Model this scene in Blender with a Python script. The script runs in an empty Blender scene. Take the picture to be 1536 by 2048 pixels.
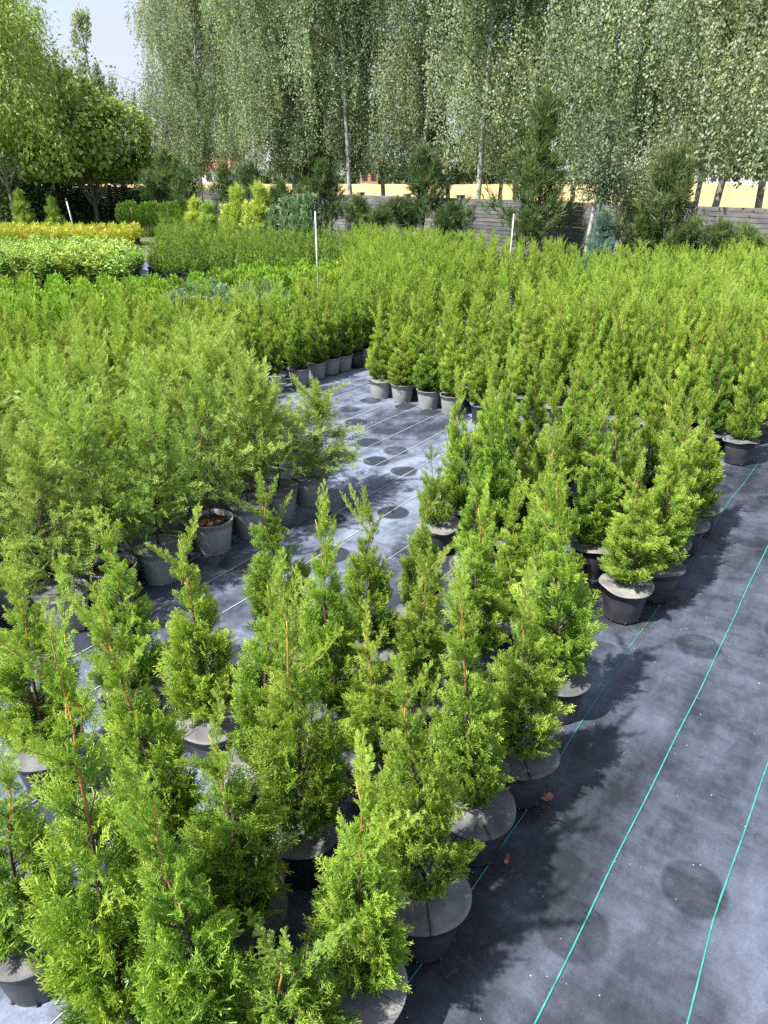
import bpy, math
import numpy as np
from mathutils import Vector, Matrix, Euler

# ------------------------------------------------------------------ camera, sky, sun, exposure
scene = bpy.context.scene
COL = scene.collection
cam_d = bpy.data.cameras.new('camera')
cam = bpy.data.objects.new('camera', cam_d); COL.objects.link(cam)
cam.location = (0, 0, 2.0)
cam.rotation_euler = (math.radians(90 - 25.4), 0, 0)
cam_d.sensor_fit = 'VERTICAL'; cam_d.sensor_height = 36; cam_d.lens = 36 * 1420 / 2048
cam_d.clip_start = 0.05; cam_d.clip_end = 3000
scene.camera = cam

SUN_EL = math.radians(53); SUN_AZ = math.radians(-124)      # azimuth clockwise from +Y
world = bpy.data.worlds.new('World'); scene.world = world; world.use_nodes = True
wn = world.node_tree; wn.nodes.clear()
w_out = wn.nodes.new('ShaderNodeOutputWorld'); w_bg = wn.nodes.new('ShaderNodeBackground')
sky = wn.nodes.new('ShaderNodeTexSky'); sky.sky_type = 'NISHITA'; sky.sun_disc = False
sky.sun_elevation = SUN_EL; sky.sun_rotation = SUN_AZ
sky.air_density = 1.0; sky.dust_density = 0.7; sky.ozone_density = 1.0
wtc = wn.nodes.new('ShaderNodeTexCoord'); wmap = wn.nodes.new('ShaderNodeMapping')
wmap.inputs['Scale'].default_value = (1, 1, 2.2)
wno = wn.nodes.new('ShaderNodeTexNoise'); wno.inputs['Scale'].default_value = 2.6
wno.inputs['Detail'].default_value = 7; wno.inputs['Roughness'].default_value = 0.55
wcr = wn.nodes.new('ShaderNodeValToRGB')
wcr.color_ramp.elements[0].position = 0.40; wcr.color_ramp.elements[1].position = 0.62
wcr.color_ramp.elements[0].color = (.30, .30, .30, 1); wcr.color_ramp.elements[1].color = (.95, .95, .95, 1)
wmx = wn.nodes.new('ShaderNodeMix'); wmx.data_type = 'RGBA'
wmx.inputs[7].default_value = (3.45, 3.75, 4.5, 1)
wn.links.new(wtc.outputs['Generated'], wmap.inputs['Vector']); wn.links.new(wmap.outputs[0], wno.inputs['Vector'])
wn.links.new(wno.outputs['Fac'], wcr.inputs['Fac']); wn.links.new(wcr.outputs['Color'], wmx.inputs[0])
wn.links.new(sky.outputs['Color'], wmx.inputs[6]); wn.links.new(wmx.outputs[2], w_bg.inputs['Color'])
w_bg.inputs['Strength'].default_value = 0.10
wn.links.new(w_bg.outputs[0], w_out.inputs['Surface'])

sl = bpy.data.lights.new('sun', 'SUN'); sl.energy = 5.0; sl.angle = math.radians(1.0); sl.color = (1.0, 0.97, 0.91)
sun = bpy.data.objects.new('sun', sl); COL.objects.link(sun)
sdir = Vector((math.sin(SUN_AZ) * math.cos(SUN_EL), math.cos(SUN_AZ) * math.cos(SUN_EL), math.sin(SUN_EL)))
sun.rotation_euler = sdir.to_track_quat('Z', 'Y').to_euler(); sun.location = (0, 0, 30)

vs = scene.view_settings
vs.view_transform = 'Standard'; vs.look = 'None'; vs.gamma = 1.0; vs.use_curve_mapping = False
vs.exposure = 1.2
scene.cycles.max_bounces = 6; scene.cycles.diffuse_bounces = 3; scene.cycles.glossy_bounces = 2
scene.cycles.transmission_bounces = 4; scene.cycles.use_denoising = False

rng = np.random.default_rng(7)

# ------------------------------------------------------------------ helpers
SA, CA = math.sin(math.radians(35.8)), math.cos(math.radians(35.8))
def XY(u, v): return (u * SA - v * CA, u * CA + v * SA)        # nursery axes: u along the mat lines, v across to the left
def UV(X, Y): return (X * SA + Y * CA, -X * CA + Y * SA)
PITCH = math.radians(25.4); F = 1420.0
def ray(x, y):
    """direction of the sight line through a point measured on the photograph"""
    a = PITCH + math.atan((y - 1024) / F); return a
def ground(x, y, h=0.185):
    a = ray(x, y); Y = (2 - h) / math.tan(a); z = Y * math.cos(PITCH) + (2 - h) * math.sin(PITCH)
    return (x - 768) / F * z, Y
def at_depth(x, y, Y):
    """height and sideways position of a measured point at ground distance Y"""
    a = ray(x, y); h = 2 - Y * math.tan(a); z = Y * math.cos(PITCH) + (2 - h) * math.sin(PITCH)
    return (x - 768) / F * z, h

def new_mesh(name, V, polys, mats=(), tint=None, smooth=False, mat_idx=None):
    """polys: list of int arrays (n,k) with constant k each"""
    me = bpy.data.meshes.new(name)
    V = np.asarray(V, dtype=np.float32)
    me.vertices.add(len(V)); me.vertices.foreach_set('co', V.ravel())
    loops = np.concatenate([np.asarray(p, dtype=np.int32).ravel() for p in polys])
    sizes = np.concatenate([np.full(len(p), np.asarray(p).shape[1], dtype=np.int32) for p in polys])
    starts = np.concatenate([[0], np.cumsum(sizes)[:-1]]).astype(np.int32)
    me.loops.add(len(loops)); me.loops.foreach_set('vertex_index', loops)
    me.polygons.add(len(sizes)); me.polygons.foreach_set('loop_start', starts)
    if mat_idx is not None: me.polygons.foreach_set('material_index', np.asarray(mat_idx, dtype=np.int32))
    me.polygons.foreach_set('use_smooth', np.full(len(sizes), smooth, dtype=bool))
    me.update(calc_edges=True)
    if tint is not None:
        at = me.attributes.new('tint', 'FLOAT', 'POINT'); at.data.foreach_set('value', np.asarray(tint, dtype=np.float32))
    for m in mats: me.materials.append(m)
    return me

def link(name, me, parent=None, loc=(0, 0, 0), rot=(0, 0, 0), scale=(1, 1, 1)):
    o = bpy.data.objects.new(name, me); COL.objects.link(o)
    if parent is not None: o.parent = parent
    o.location = loc; o.rotation_euler = rot; o.scale = scale
    return o
def tag(o, label=None, cat=None, group=None, kind=None):
    if label: o['label'] = label
    if cat: o['category'] = cat
    if group: o['group'] = group
    if kind: o['kind'] = kind
    return o
def root(name, loc, label, cat, group=None, rot=0.0):
    return tag(link(name, None, None, loc, (0, 0, rot)), label, cat, group)

class Geo:
    """collects pieces of one object"""
    def __init__(s): s.V = []; s.P = {}; s.T = []; s.n = 0
    def add(s, V, polys, t=0.0):
        V = np.asarray(V, dtype=np.float32).reshape(-1, 3)
        for p in polys:
            p = np.asarray(p, dtype=np.int64)
            if p.size: s.P.setdefault(p.shape[1], []).append(p + s.n)
        s.V.append(V); s.T.append(np.broadcast_to(np.asarray(t, dtype=np.float32), (len(V),)).copy()); s.n += len(V)
    def mesh(s, name, mats, smooth=False):
        return new_mesh(name, np.concatenate(s.V), [np.concatenate(v) for v in s.P.values()], mats, np.concatenate(s.T), smooth)
    def tube(s, pts, rad, seg=6, t=0.0, cap=True):
        pts = np.asarray(pts, dtype=float); n = len(pts)
        rad = np.broadcast_to(np.asarray(rad, dtype=float), (n,))
        d = np.gradient(pts, axis=0); d /= np.linalg.norm(d, axis=1, keepdims=True) + 1e-9
        ref = np.array([1.0, 0, 0]) if abs(d[0][0]) < .8 else np.array([0, 1.0, 0])
        a = np.cross(d, ref); a /= np.linalg.norm(a, axis=1, keepdims=True) + 1e-9
        b = np.cross(d, a)
        th = np.linspace(0, 2 * np.pi, seg, endpoint=False)
        V = pts[:, None, :] + rad[:, None, None] * (a[:, None, :] * np.cos(th)[None, :, None] + b[:, None, :] * np.sin(th)[None, :, None])
        V = V.reshape(-1, 3)
        i = np.arange(n - 1)[:, None] * seg; j = np.arange(seg)[None, :]; k = (j + 1) % seg
        q = np.stack([i + j, i + k, i + seg + k, i + seg + j], -1).reshape(-1, 4)
        tt = np.repeat(np.broadcast_to(np.asarray(t, dtype=float), (n,)), seg)
        P = [q]
        if cap: P += [np.arange(seg)[None, ::-1], (np.arange(seg) + (n - 1) * seg)[None, :]]
        s.add(V, P, tt)
    def box(s, x0, x1, y0, y1, z0, z1, t=0.0):
        V = [(x0, y0, z0), (x1, y0, z0), (x1, y1, z0), (x0, y1, z0), (x0, y0, z1), (x1, y0, z1), (x1, y1, z1), (x0, y1, z1)]
        s.add(V, [[(0, 3, 2, 1), (4, 5, 6, 7), (0, 1, 5, 4), (1, 2, 6, 5), (2, 3, 7, 6), (3, 0, 4, 7)]], t)
    def lathe(s, prof, seg=32, t=0.0):
        prof = np.asarray(prof, dtype=float); n = len(prof)
        th = np.linspace(0, 2 * np.pi, seg, endpoint=False)
        V = np.stack([prof[:, 0, None] * np.cos(th), prof[:, 0, None] * np.sin(th), np.repeat(prof[:, 1, None], seg, 1)], -1).reshape(-1, 3)
        i = np.arange(n - 1)[:, None] * seg; j = np.arange(seg)[None, :]; k = (j + 1) % seg
        s.add(V, [np.stack([i + j, i + k, i + seg + k, i + seg + j], -1).reshape(-1, 4)], t)

# ------------------------------------------------------------------ materials
def mat(name):
    m = bpy.data.materials.new(name); m.use_nodes = True; nt = m.node_tree; nt.nodes.clear()
    return m, nt, nt.nodes.new, nt.links.new
def ramp(nt, stops, fac):
    r = nt.nodes.new('ShaderNodeValToRGB'); e = r.color_ramp.elements
    while len(e) < len(stops): e.new(0.5)
    for k, (p, c) in enumerate(stops): e[k].position = p; e[k].color = (*c, 1)
    nt.links.new(fac, r.inputs['Fac']); return r.outputs['Color']
def math_n(nt, op, a, b=None, clamp=False):
    n = nt.nodes.new('ShaderNodeMath'); n.operation = op; n.use_clamp = clamp
    for k, v in enumerate((a, b)):
        if v is None: continue
        if isinstance(v, (int, float)): n.inputs[k].default_value = v
        else: nt.links.new(v, n.inputs[k])
    return n.outputs[0]
def noise(nt, scale, detail=4, vec=None, rough=.55, dist=0.0):
    n = nt.nodes.new('ShaderNodeTexNoise'); n.inputs['Scale'].default_value = scale
    n.inputs['Detail'].default_value = detail; n.inputs['Roughness'].default_value = rough; n.inputs['Distortion'].default_value = dist
    if vec is not None: nt.links.new(vec, n.inputs['Vector'])
    return n.outputs['Fac']
def mixc(nt, f, a, b, mode='MIX'):
    n = nt.nodes.new('ShaderNodeMix'); n.data_type = 'RGBA'; n.blend_type = mode
    for k, v in ((0, f), (6, a), (7, b)):
        if isinstance(v, (int, float)): n.inputs[k].default_value = v
        elif isinstance(v, tuple): n.inputs[k].default_value = (*v, 1)
        else: nt.links.new(v, n.inputs[k])
    return n.outputs[2]

def leaf_mat(name, stops, var=0.18, gloss=0.35, rough=0.45, trans=0.3, hue=0.02):
    """foliage: colour by the growth's age (attribute tint) and by the individual plant"""
    m, nt, N, Lk = mat(name)
    at = N('ShaderNodeAttribute'); at.attribute_name = 'tint'
    oi = N('ShaderNodeObjectInfo')
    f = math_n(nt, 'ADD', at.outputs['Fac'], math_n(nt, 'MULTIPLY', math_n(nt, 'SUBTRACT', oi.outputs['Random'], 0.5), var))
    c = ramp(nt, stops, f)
    hs = N('ShaderNodeHueSaturation'); Lk(c, hs.inputs['Color'])
    r2 = math_n(nt, 'FRACT', math_n(nt, 'MULTIPLY', oi.outputs['Random'], 17.3))
    Lk(math_n(nt, 'ADD', 0.5 - hue, math_n(nt, 'MULTIPLY', r2, 2 * hue)), hs.inputs['Hue'])
    Lk(math_n(nt, 'ADD', 0.86, math_n(nt, 'MULTIPLY', math_n(nt, 'FRACT', math_n(nt, 'MULTIPLY', oi.outputs['Random'], 31.7)), 0.28)), hs.inputs['Value'])
    p = N('ShaderNodeBsdfPrincipled'); Lk(hs.outputs[0], p.inputs['Base Color'])
    p.inputs['Roughness'].default_value = rough; p.inputs['Specular IOR Level'].default_value = gloss
    tr = N('ShaderNodeBsdfTranslucent')
    tc = mixc(nt, 1.0, hs.outputs[0], (1.15, 1.2, 0.55), 'MULTIPLY'); Lk(tc, tr.inputs['Color'])
    mx = N('ShaderNodeMixShader'); mx.inputs[0].default_value = trans
    Lk(p.outputs[0], mx.inputs[1]); Lk(tr.outputs[0], mx.inputs[2])
    o = N('ShaderNodeOutputMaterial'); Lk(mx.outputs[0], o.inputs['Surface'])
    return m

M = {}
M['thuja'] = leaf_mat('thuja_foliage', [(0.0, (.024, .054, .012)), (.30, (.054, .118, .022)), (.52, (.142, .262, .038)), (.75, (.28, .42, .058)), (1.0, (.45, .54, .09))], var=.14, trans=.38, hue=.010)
M['loose'] = leaf_mat('loose_thuja_foliage', [(0.0, (.045, .080, .030)), (.30, (.085, .155, .045)), (.55, (.20, .32, .07)), (.77, (.34, .47, .095)), (1.0, (.50, .60, .15))], var=.14, trans=.38, hue=.010)
M['dark_thuja'] = leaf_mat('far_thuja_foliage', [(0.0, (.030, .065, .014)), (.4, (.085, .165, .026)), (.75, (.18, .30, .040)), (1.0, (.30, .41, .06))], var=.3, hue=.008)
M['globe'] = leaf_mat('globe_thuja_foliage', [(0.0, (.05, .11, .015)), (.5, (.17, .30, .03)), (1.0, (.30, .46, .05))], var=.2)
M['juniper'] = leaf_mat('blue_green_foliage', [(0.0, (.06, .11, .06)), (.5, (.14, .24, .13)), (1.0, (.26, .37, .22))], var=.2)
M['golden'] = leaf_mat('golden_foliage', [(0.0, (.16, .20, .03)), (.5, (.40, .43, .05)), (1.0, (.62, .61, .10))], var=.3)
M['broad'] = leaf_mat('broad_leaves', [(0.0, (.08, .15, .025)), (.5, (.22, .34, .06)), (1.0, (.40, .54, .12))], var=.2, gloss=.5)
M['birch'] = leaf_mat('birch_leaves', [(0.0, (.09, .12, .07)), (.42, (.29, .345, .23)), (1.0, (.54, .59, .42))], var=.3, gloss=.35, rough=.5, trans=.48)
M['birch_b'] = leaf_mat('bluish_birch_leaves', [(0.0, (.08, .12, .07)), (.42, (.27, .335, .22)), (1.0, (.50, .57, .41))], var=.3, gloss=.35, rough=.5, trans=.48)
M['maple'] = leaf_mat('maple_leaves', [(0.0, (.06, .11, .025)), (.40, (.19, .29, .06)), (.85, (.44, .56, .13)), (1.0, (.52, .62, .16))], var=.1, gloss=.6)
M['ash'] = leaf_mat('light_green_leaves', [(0.0, (.12, .18, .055)), (.45, (.27, .36, .10)), (1.0, (.47, .55, .19))], var=.1, gloss=.5, trans=.4)
M['pine'] = leaf_mat('pine_needles', [(0.0, (.030, .058, .022)), (.5, (.080, .135, .045)), (1.0, (.18, .25, .08))], var=.3, gloss=.5)
M['spruce'] = leaf_mat('blue_spruce_needles', [(0.0, (.04, .08, .07)), (.5, (.10, .17, .15)), (1.0, (.20, .30, .27))], var=.1)
M['pale'] = leaf_mat('pale_green_foliage', [(0.0, (.16, .24, .05)), (.5, (.38, .50, .10)), (1.0, (.58, .64, .18))], var=.2)
M['grassblade'] = leaf_mat('grass_blades', [(0.0, (.05, .08, .02)), (.5, (.11, .16, .03)), (1.0, (.20, .25, .06))], var=.1)
M['far'] = leaf_mat('far_leaves', [(0.0, (.05, .08, .04)), (1.0, (.12, .16, .09))], var=.3)

def bark_mat(name, stops, nscale=14, stretch=(1, 1, .3), bump=.4, use_tint=False, rough=.85):
    m, nt, N, Lk = mat(name)
    tc = N('ShaderNodeTexCoord'); mp = N('ShaderNodeMapping'); mp.inputs['Scale'].default_value = stretch
    Lk(tc.outputs['Object'], mp.inputs['Vector'])
    nz = noise(nt, nscale, 5, mp.outputs[0])
    if use_tint:
        at = N('ShaderNodeAttribute'); at.attribute_name = 'tint'
        f = math_n(nt, 'ADD', at.outputs['Fac'], math_n(nt, 'MULTIPLY', math_n(nt, 'SUBTRACT', nz, .5), .5))
    else: f = nz
    c = ramp(nt, stops, f)
    p = N('ShaderNodeBsdfPrincipled'); Lk(c, p.inputs['Base Color']); p.inputs['Roughness'].default_value = rough
    b = N('ShaderNodeBump'); b.inputs['Strength'].default_value = bump; b.inputs['Distance'].default_value = .01
    Lk(nz, b.inputs['Height']); Lk(b.outputs[0], p.inputs['Normal'])
    o = N('ShaderNodeOutputMaterial'); Lk(p.outputs[0], o.inputs['Surface']); return m
M['stem'] = bark_mat('thuja_stem', [(0, (.045, .030, .022)), (.45, (.10, .06, .04)), (.62, (.38, .17, .06)), (.85, (.45, .25, .07)), (1, (.30, .30, .06))], 60, use_tint=True)
M['birchbark'] = bark_mat('birch_bark', [(.0, (.05, .04, .035)), (.5, (.07, .055, .045)), (.84, (.035, .030, .027)), (.95, (.20, .19, .165)), (1.0, (.36, .345, .32))], 3.4, (1, 1, 2.2), .5, use_tint=True)
M['darkbark'] = bark_mat('dark_bark', [(.3, (.035, .028, .022)), (.7, (.13, .10, .08))], 9)
M['greybark'] = bark_mat('grey_bark', [(.3, (.10, .085, .07)), (.7, (.30, .26, .21))], 9)

def plain(name, stops, scale, rough=.6, spec=.4, bump=.0, detail=5, objrand=0.0, stretch=(1, 1, 1)):
    m, nt, N, Lk = mat(name)
    tc = N('ShaderNodeTexCoord'); mp = N('ShaderNodeMapping'); mp.inputs['Scale'].default_value = stretch
    Lk(tc.outputs['Object'], mp.inputs['Vector'])
    oi = N('ShaderNodeObjectInfo'); va = N('ShaderNodeVectorMath'); va.operation = 'ADD'
    cx = N('ShaderNodeCombineXYZ'); Lk(math_n(nt, 'MULTIPLY', oi.outputs['Random'], 37.0), cx.inputs[0]); Lk(math_n(nt, 'MULTIPLY', oi.outputs['Random'], 11.0), cx.inputs[1])
    Lk(mp.outputs[0], va.inputs[0]); Lk(cx.outputs[0], va.inputs[1])
    nz = noise(nt, scale, detail, va.outputs[0])
    f = math_n(nt, 'ADD', nz, math_n(nt, 'MULTIPLY', math_n(nt, 'SUBTRACT', oi.outputs['Random'], .5), objrand))
    c = ramp(nt, stops, f)
    p = N('ShaderNodeBsdfPrincipled'); Lk(c, p.inputs['Base Color']); p.inputs['Roughness'].default_value = rough
    p.inputs['Specular IOR Level'].default_value = spec
    if bump:
        b = N('ShaderNodeBump'); b.inputs['Strength'].default_value = bump; b.inputs['Distance'].default_value = .004
        Lk(noise(nt, scale * 9, 3, va.outputs[0]), b.inputs['Height']); Lk(b.outputs[0], p.inputs['Normal'])
    o = N('ShaderNodeOutputMaterial'); Lk(p.outputs[0], o.inputs['Surface']); return m
M['pot_black'] = plain('black_pot_plastic', [(.35, (.020, .021, .025)), (.62, (.045, .046, .052)), (.8, (.11, .105, .10))], 9, .42, .45, .05, objrand=.12)
M['pot_grey'] = plain('grey_pot_plastic', [(.3, (.215, .22, .22)), (.6, (.28, .285, .28)), (.85, (.38, .37, .35))], 8, .5, .4, .05, objrand=.15)
M['lid'] = plain('weed_disc_felt', [(.3, (.075, .077, .080)), (.5, (.125, .125, .126)), (.68, (.19, .186, .18)), (.85, (.28, .265, .24))], 10, .9, .2, .5, 8, objrand=.3)
M['soil'] = plain('potting_soil', [(.3, (.03, .018, .012)), (.7, (.12, .07, .045))], 40, .95, .1, 1.0)
M['peat'] = plain('spilled_peat', [(.3, (.05, .022, .012)), (.7, (.20, .09, .045))], 60, .95, .1, 1.0)
M['deadleaf'] = plain('dry_leaf', [(.3, (.20, .085, .05)), (.7, (.38, .20, .12))], 30, .7, .3, .4)
M['grit'] = plain('pale_grit', [(.3, (.25, .15, .09)), (.7, (.55, .46, .36))], 20, .8, .2, objrand=.5)
M['concrete'] = plain('dark_concrete', [(.3, (.085, .083, .085)), (.55, (.15, .147, .147)), (.8, (.24, .235, .23))], 2.2, .9, .2, .6, 7, objrand=.25, stretch=(1, 1, 5))
M['metal'] = plain('galvanised_pipe', [(.3, (.42, .43, .45)), (.7, (.62, .63, .65))], 10, .4, .6)
M['plaster'] = plain('white_plaster', [(.3, (.62, .60, .56)), (.7, (.78, .77, .73))], .4, .9, .2)
M['roof'] = plain('red_roof_tiles', [(.3, (.30, .07, .06)), (.7, (.42, .12, .10))], .6, .8, .2)
M['brickred'] = plain('brick_red_wall', [(.3, (.38, .17, .11)), (.7, (.50, .26, .18))], .6, .8, .2)
M['glass'] = plain('dark_window_glass', [(.3, (.02, .025, .03)), (.7, (.04, .05, .06))], .6, .1, .6)
M['cyan'] = plain('cyan_marking_thread', [(.3, (.02, .19, .17)), (.7, (.06, .33, .30))], 30, .6, .3)
M['whitethread'] = plain('white_marking_thread', [(.3, (.30, .33, .38)), (.7, (.55, .58, .62))], 6, .6, .3)
M['field'] = plain('ripe_wheat', [(.3, (.40, .25, .10)), (.5, (.52, .34, .15)), (.75, (.62, .43, .21))], .25, .95, .1, 1.0, 9, stretch=(.4, 1, 1))
M['blackplastic'] = plain('black_nozzle', [(.3, (.02, .02, .022)), (.7, (.05, .05, .05))], 9, .4, .4)

def mat_cloth(name, dust_lo, dust_hi, ringf):
    """woven weed mat: dusty patches, and round marks where pots used to stand"""
    m, nt, N, Lk = mat(name)
    tc = N('ShaderNodeTexCoord'); ob = tc.outputs['Object']
    mp = N('ShaderNodeMapping'); mp.inputs['Scale'].default_value = (.55, 1.25, 1); Lk(ob, mp.inputs['Vector'])
    n1 = noise(nt, 1.6, 10, mp.outputs[0], .68, .15)
    n2 = noise(nt, 6.0, 8, ob, .72, .3)
    n3 = noise(nt, .55, 3, ob)
    mp2 = N('ShaderNodeMapping'); mp2.inputs['Scale'].default_value = (26, 3, 1); Lk(ob, mp2.inputs['Vector'])
    st = noise(nt, 1.0, 4, mp2.outputs[0], .7)
    f = math_n(nt, 'ADD', math_n(nt, 'MULTIPLY', n1, .62), math_n(nt, 'MULTIPLY', n2, .32))
    f = math_n(nt, 'ADD', f, math_n(nt, 'MULTIPLY', st, .12))
    f = math_n(nt, 'ADD', f, math_n(nt, 'MULTIPLY', math_n(nt, 'SUBTRACT', n3, .5), .35))
    # round pot marks
    vo = N('ShaderNodeTexVoronoi'); vo.inputs['Scale'].default_value = 3.1; vo.inputs['Randomness'].default_value = .42
    vo.voronoi_dimensions = '2D'
    wob = N('ShaderNodeMix'); wob.data_type = 'VECTOR'; wob.inputs[0].default_value = .03
    nzc = N('ShaderNodeTexNoise'); nzc.inputs['Scale'].default_value = 5; Lk(ob, nzc.inputs['Vector'])
    Lk(ob, wob.inputs[4]); Lk(nzc.outputs['Color'], wob.inputs[5]); Lk(wob.outputs[1], vo.inputs['Vector'])
    disc = N('ShaderNodeMapRange'); disc.interpolation_type = 'SMOOTHSTEP'
    Lk(vo.outputs['Distance'], disc.inputs['Value'])
    for k, v in ((1, .27), (2, .33), (3, 1.0), (4, 0.0)): disc.inputs[k].default_value = v
    sep = N('ShaderNodeSeparateColor'); Lk(vo.outputs['Color'], sep.inputs[0])
    msk = N('ShaderNodeMapRange'); Lk(sep.outputs[0], msk.inputs['Value'])
    for k, v in ((1, .38), (2, .75), (3, 0.0), (4, 1.0)): msk.inputs[k].default_value = v
    dm = math_n(nt, 'MULTIPLY', disc.outputs[0], msk.outputs[0])
    f = math_n(nt, 'SUBTRACT', f, math_n(nt, 'MULTIPLY', dm, ringf))
    c = ramp(nt, [(.42, dust_lo), (.50, tuple(a * .62 + b * .38 for a, b in zip(dust_lo, dust_hi))), (.585, dust_hi), (.70, tuple(min(1, x * 1.7) for x in dust_hi))], f)
    # fine weave
    w = N('ShaderNodeTexWave'); w.inputs['Scale'].default_value = 95; Lk(ob, w.inputs['Vector']); w.bands_direction = 'X'
    w2 = N('ShaderNodeTexWave'); w2.inputs['Scale'].default_value = 70; Lk(ob, w2.inputs['Vector']); w2.bands_direction = 'Y'
    wv = math_n(nt, 'MULTIPLY', w.outputs['Fac'], w2.outputs['Fac'])
    fn = noise(nt, 160, 2, ob, .7)
    sp = math_n(nt, 'ADD', math_n(nt, 'MULTIPLY', wv, .5), math_n(nt, 'MULTIPLY', fn, .9))
    c2 = mixc(nt, 1.0, c, ramp(nt, [(.25, (.72, .72, .74)), (.95, (1.3, 1.3, 1.28))], sp), 'MULTIPLY')
    p = N('ShaderNodeBsdfPrincipled'); Lk(c2, p.inputs['Base Color'])
    p.inputs['Roughness'].default_value = .62; p.inputs['Specular IOR Level'].default_value = .35
    b = N('ShaderNodeBump'); b.inputs['Strength'].default_value = .35; b.inputs['Distance'].default_value = .003
    Lk(math_n(nt, 'ADD', sp, math_n(nt, 'MULTIPLY', noise(nt, 9, 4, ob), 3.0)), b.inputs['Height']); Lk(b.outputs[0], p.inputs['Normal'])
    o = N('ShaderNodeOutputMaterial'); Lk(p.outputs[0], o.inputs['Surface']); return m
M['mat_right'] = mat_cloth('dark_weed_mat', (.013, .016, .024), (.075, .088, .120), .07)
M['mat_mid'] = mat_cloth('dusty_weed_mat', (.026, .033, .049), (.165, .195, .26), .22)

# ground sheet: grass and bare soil
m, nt, N, Lk = mat('grass_ground')
tc = N('ShaderNodeTexCoord')
c = ramp(nt, [(.3, (.10, .085, .05)), (.45, (.075, .11, .03)), (.7, (.13, .18, .05))], noise(nt, .6, 9, tc.outputs['Object'], .7))
p = N('ShaderNodeBsdfPrincipled'); Lk(c, p.inputs['Base Color']); p.inputs['Roughness'].default_value = .95
o = N('ShaderNodeOutputMaterial'); Lk(p.outputs[0], o.inputs['Surface']); M['ground'] = m

# ------------------------------------------------------------------ ground, mats, field
def sheet(name, pts, z, m, label):
    me = new_mesh(name, [(x, y, z) for x, y in pts], [[tuple(range(len(pts)))]], [m])
    return tag(link(name, me), label, None, None, 'structure')
sheet('ground', [(-1500, -60), (1500, -60), (1500, 2400), (-1500, 2400)], -.03, M['ground'], 'grassy soil under and around the nursery beds')
def mat_sheet(name, u0, u1, v0, v1, z, m, label):
    """sheet laid along the nursery axes, slightly uneven, with the local x axis along the marking lines"""
    nu, nv = max(2, int((u1 - u0) / .12)), max(2, int((v1 - v0) / .12))
    uu = np.linspace(u0, u1, nu); vv = np.linspace(v0, v1, nv)
    U, Vv = np.meshgrid(uu, vv, indexing='ij')
    Z = z + .0016 * np.sin(U * 5.1 + Vv * 2.3) + .0016 * np.sin(Vv * 6.7 - U * 1.7)
    P = np.stack([U, Vv, Z], -1).reshape(-1, 3)
    i = np.arange(nu - 1)[:, None] * nv; j = np.arange(nv - 1)[None, :]
    q = np.stack([i + j, i + nv + j, i + nv + j + 1, i + j + 1], -1).reshape(-1, 4)
    o = link(name, new_mesh(name, P, [q], [m], smooth=True), None, (0, 0, 0), (0, 0, math.radians(90 - 35.8)))
    return tag(o, label, None, None, 'structure')
# the middle sheet lies over the right one's edge
mat_a = mat_sheet('weed_mat', -2.5, 15.5, -6.0, 1.25, 0.0, M['mat_right'], 'dark blue grey woven weed mat with cyan lines on the right')
mat_b = mat_sheet('dusty_weed_mat', -2.5, 15.2, 1.2, 4.45, .008, M['mat_mid'], 'pale dusty weed mat in the middle aisle with round pot marks')
mat_c = mat_sheet('far_weed_mat', -2.5, 17.0, 4.40, 16.0, .002, M['mat_mid'], 'dusty weed mat under the beds on the left')
def mat_line(parent, v, u0, u1, m, w, z, wob=.004, seed=0, bend=None):
    n = int((u1 - u0) / .1) + 2; us = np.linspace(u0, u1, n); r = np.random.default_rng(seed)
    ph = r.uniform(0, 6, 3)
    vv = v + wob * (np.sin(us * 1.3 + ph[0]) + .6 * np.sin(us * 3.1 + ph[1])) + .3 * wob * np.sin(us * 9 + ph[2])
    if bend is not None: vv = vv + np.interp(us, bend[0], bend[1])
    zz = z + .0016 * np.sin(us * 5.1 + vv * 2.3) + .0016 * np.sin(vv * 6.7 - us * 1.7)
    a = np.stack([us, vv - w / 2, zz], -1); b = np.stack([us, vv - w / 2, zz + .0012], -1)
    c_ = np.stack([us, vv + w / 2, zz + .0012], -1); d = np.stack([us, vv + w / 2, zz], -1)
    P = np.stack([a, b, c_, d], 1).reshape(-1, 3); i = np.arange(n - 1) * 4
    q = np.concatenate([np.stack([i + k, i + k + 1, i + k + 5, i + k + 4], -1) for k in range(3)])
    link('marking_line', new_mesh('marking_line', P, [q], [m]), parent)
mat_line(mat_a, .655, -1, 15, M['cyan'], .003, .003, .008, 1)
mat_line(mat_a, .325, -1, 15, M['cyan'], .0045, .003, .004, 2)
mat_line(mat_a, .0, -1, 15, M['cyan'], .0045, .003, .004, 3, bend=([-1, 1.3, 1.7, 2.1, 3, 15], [0.0, 0.0, .014, .008, -.004, -.01]))
for k, v in enumerate((-.34, -.68, -1.02, -1.36)): mat_line(mat_a, v, -1, 15, M['cyan'], .0045, .003, .004, 10 + k)
for k, v in enumerate((1.34, 1.70, 2.06)): mat_line(mat_b, v, -1, 15, M['whitethread'], .003, .011, .004, 20 + k)
for k, v in enumerate((2.42, 2.70, 2.98, 3.27, 3.56, 3.85, 4.14)): mat_line(mat_b, v, -1, 15, M['whitethread'], .0042, .011, .004, 30 + k)
for k, v in enumerate((4.62, 4.9)): mat_line(mat_c, v, -1, 15, M['whitethread'], .005, .005, .004, 40 + k)
mat_line(mat_b, 4.44, -1, 15, M['blackplastic'], .012, .009, .01, 50)

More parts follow.
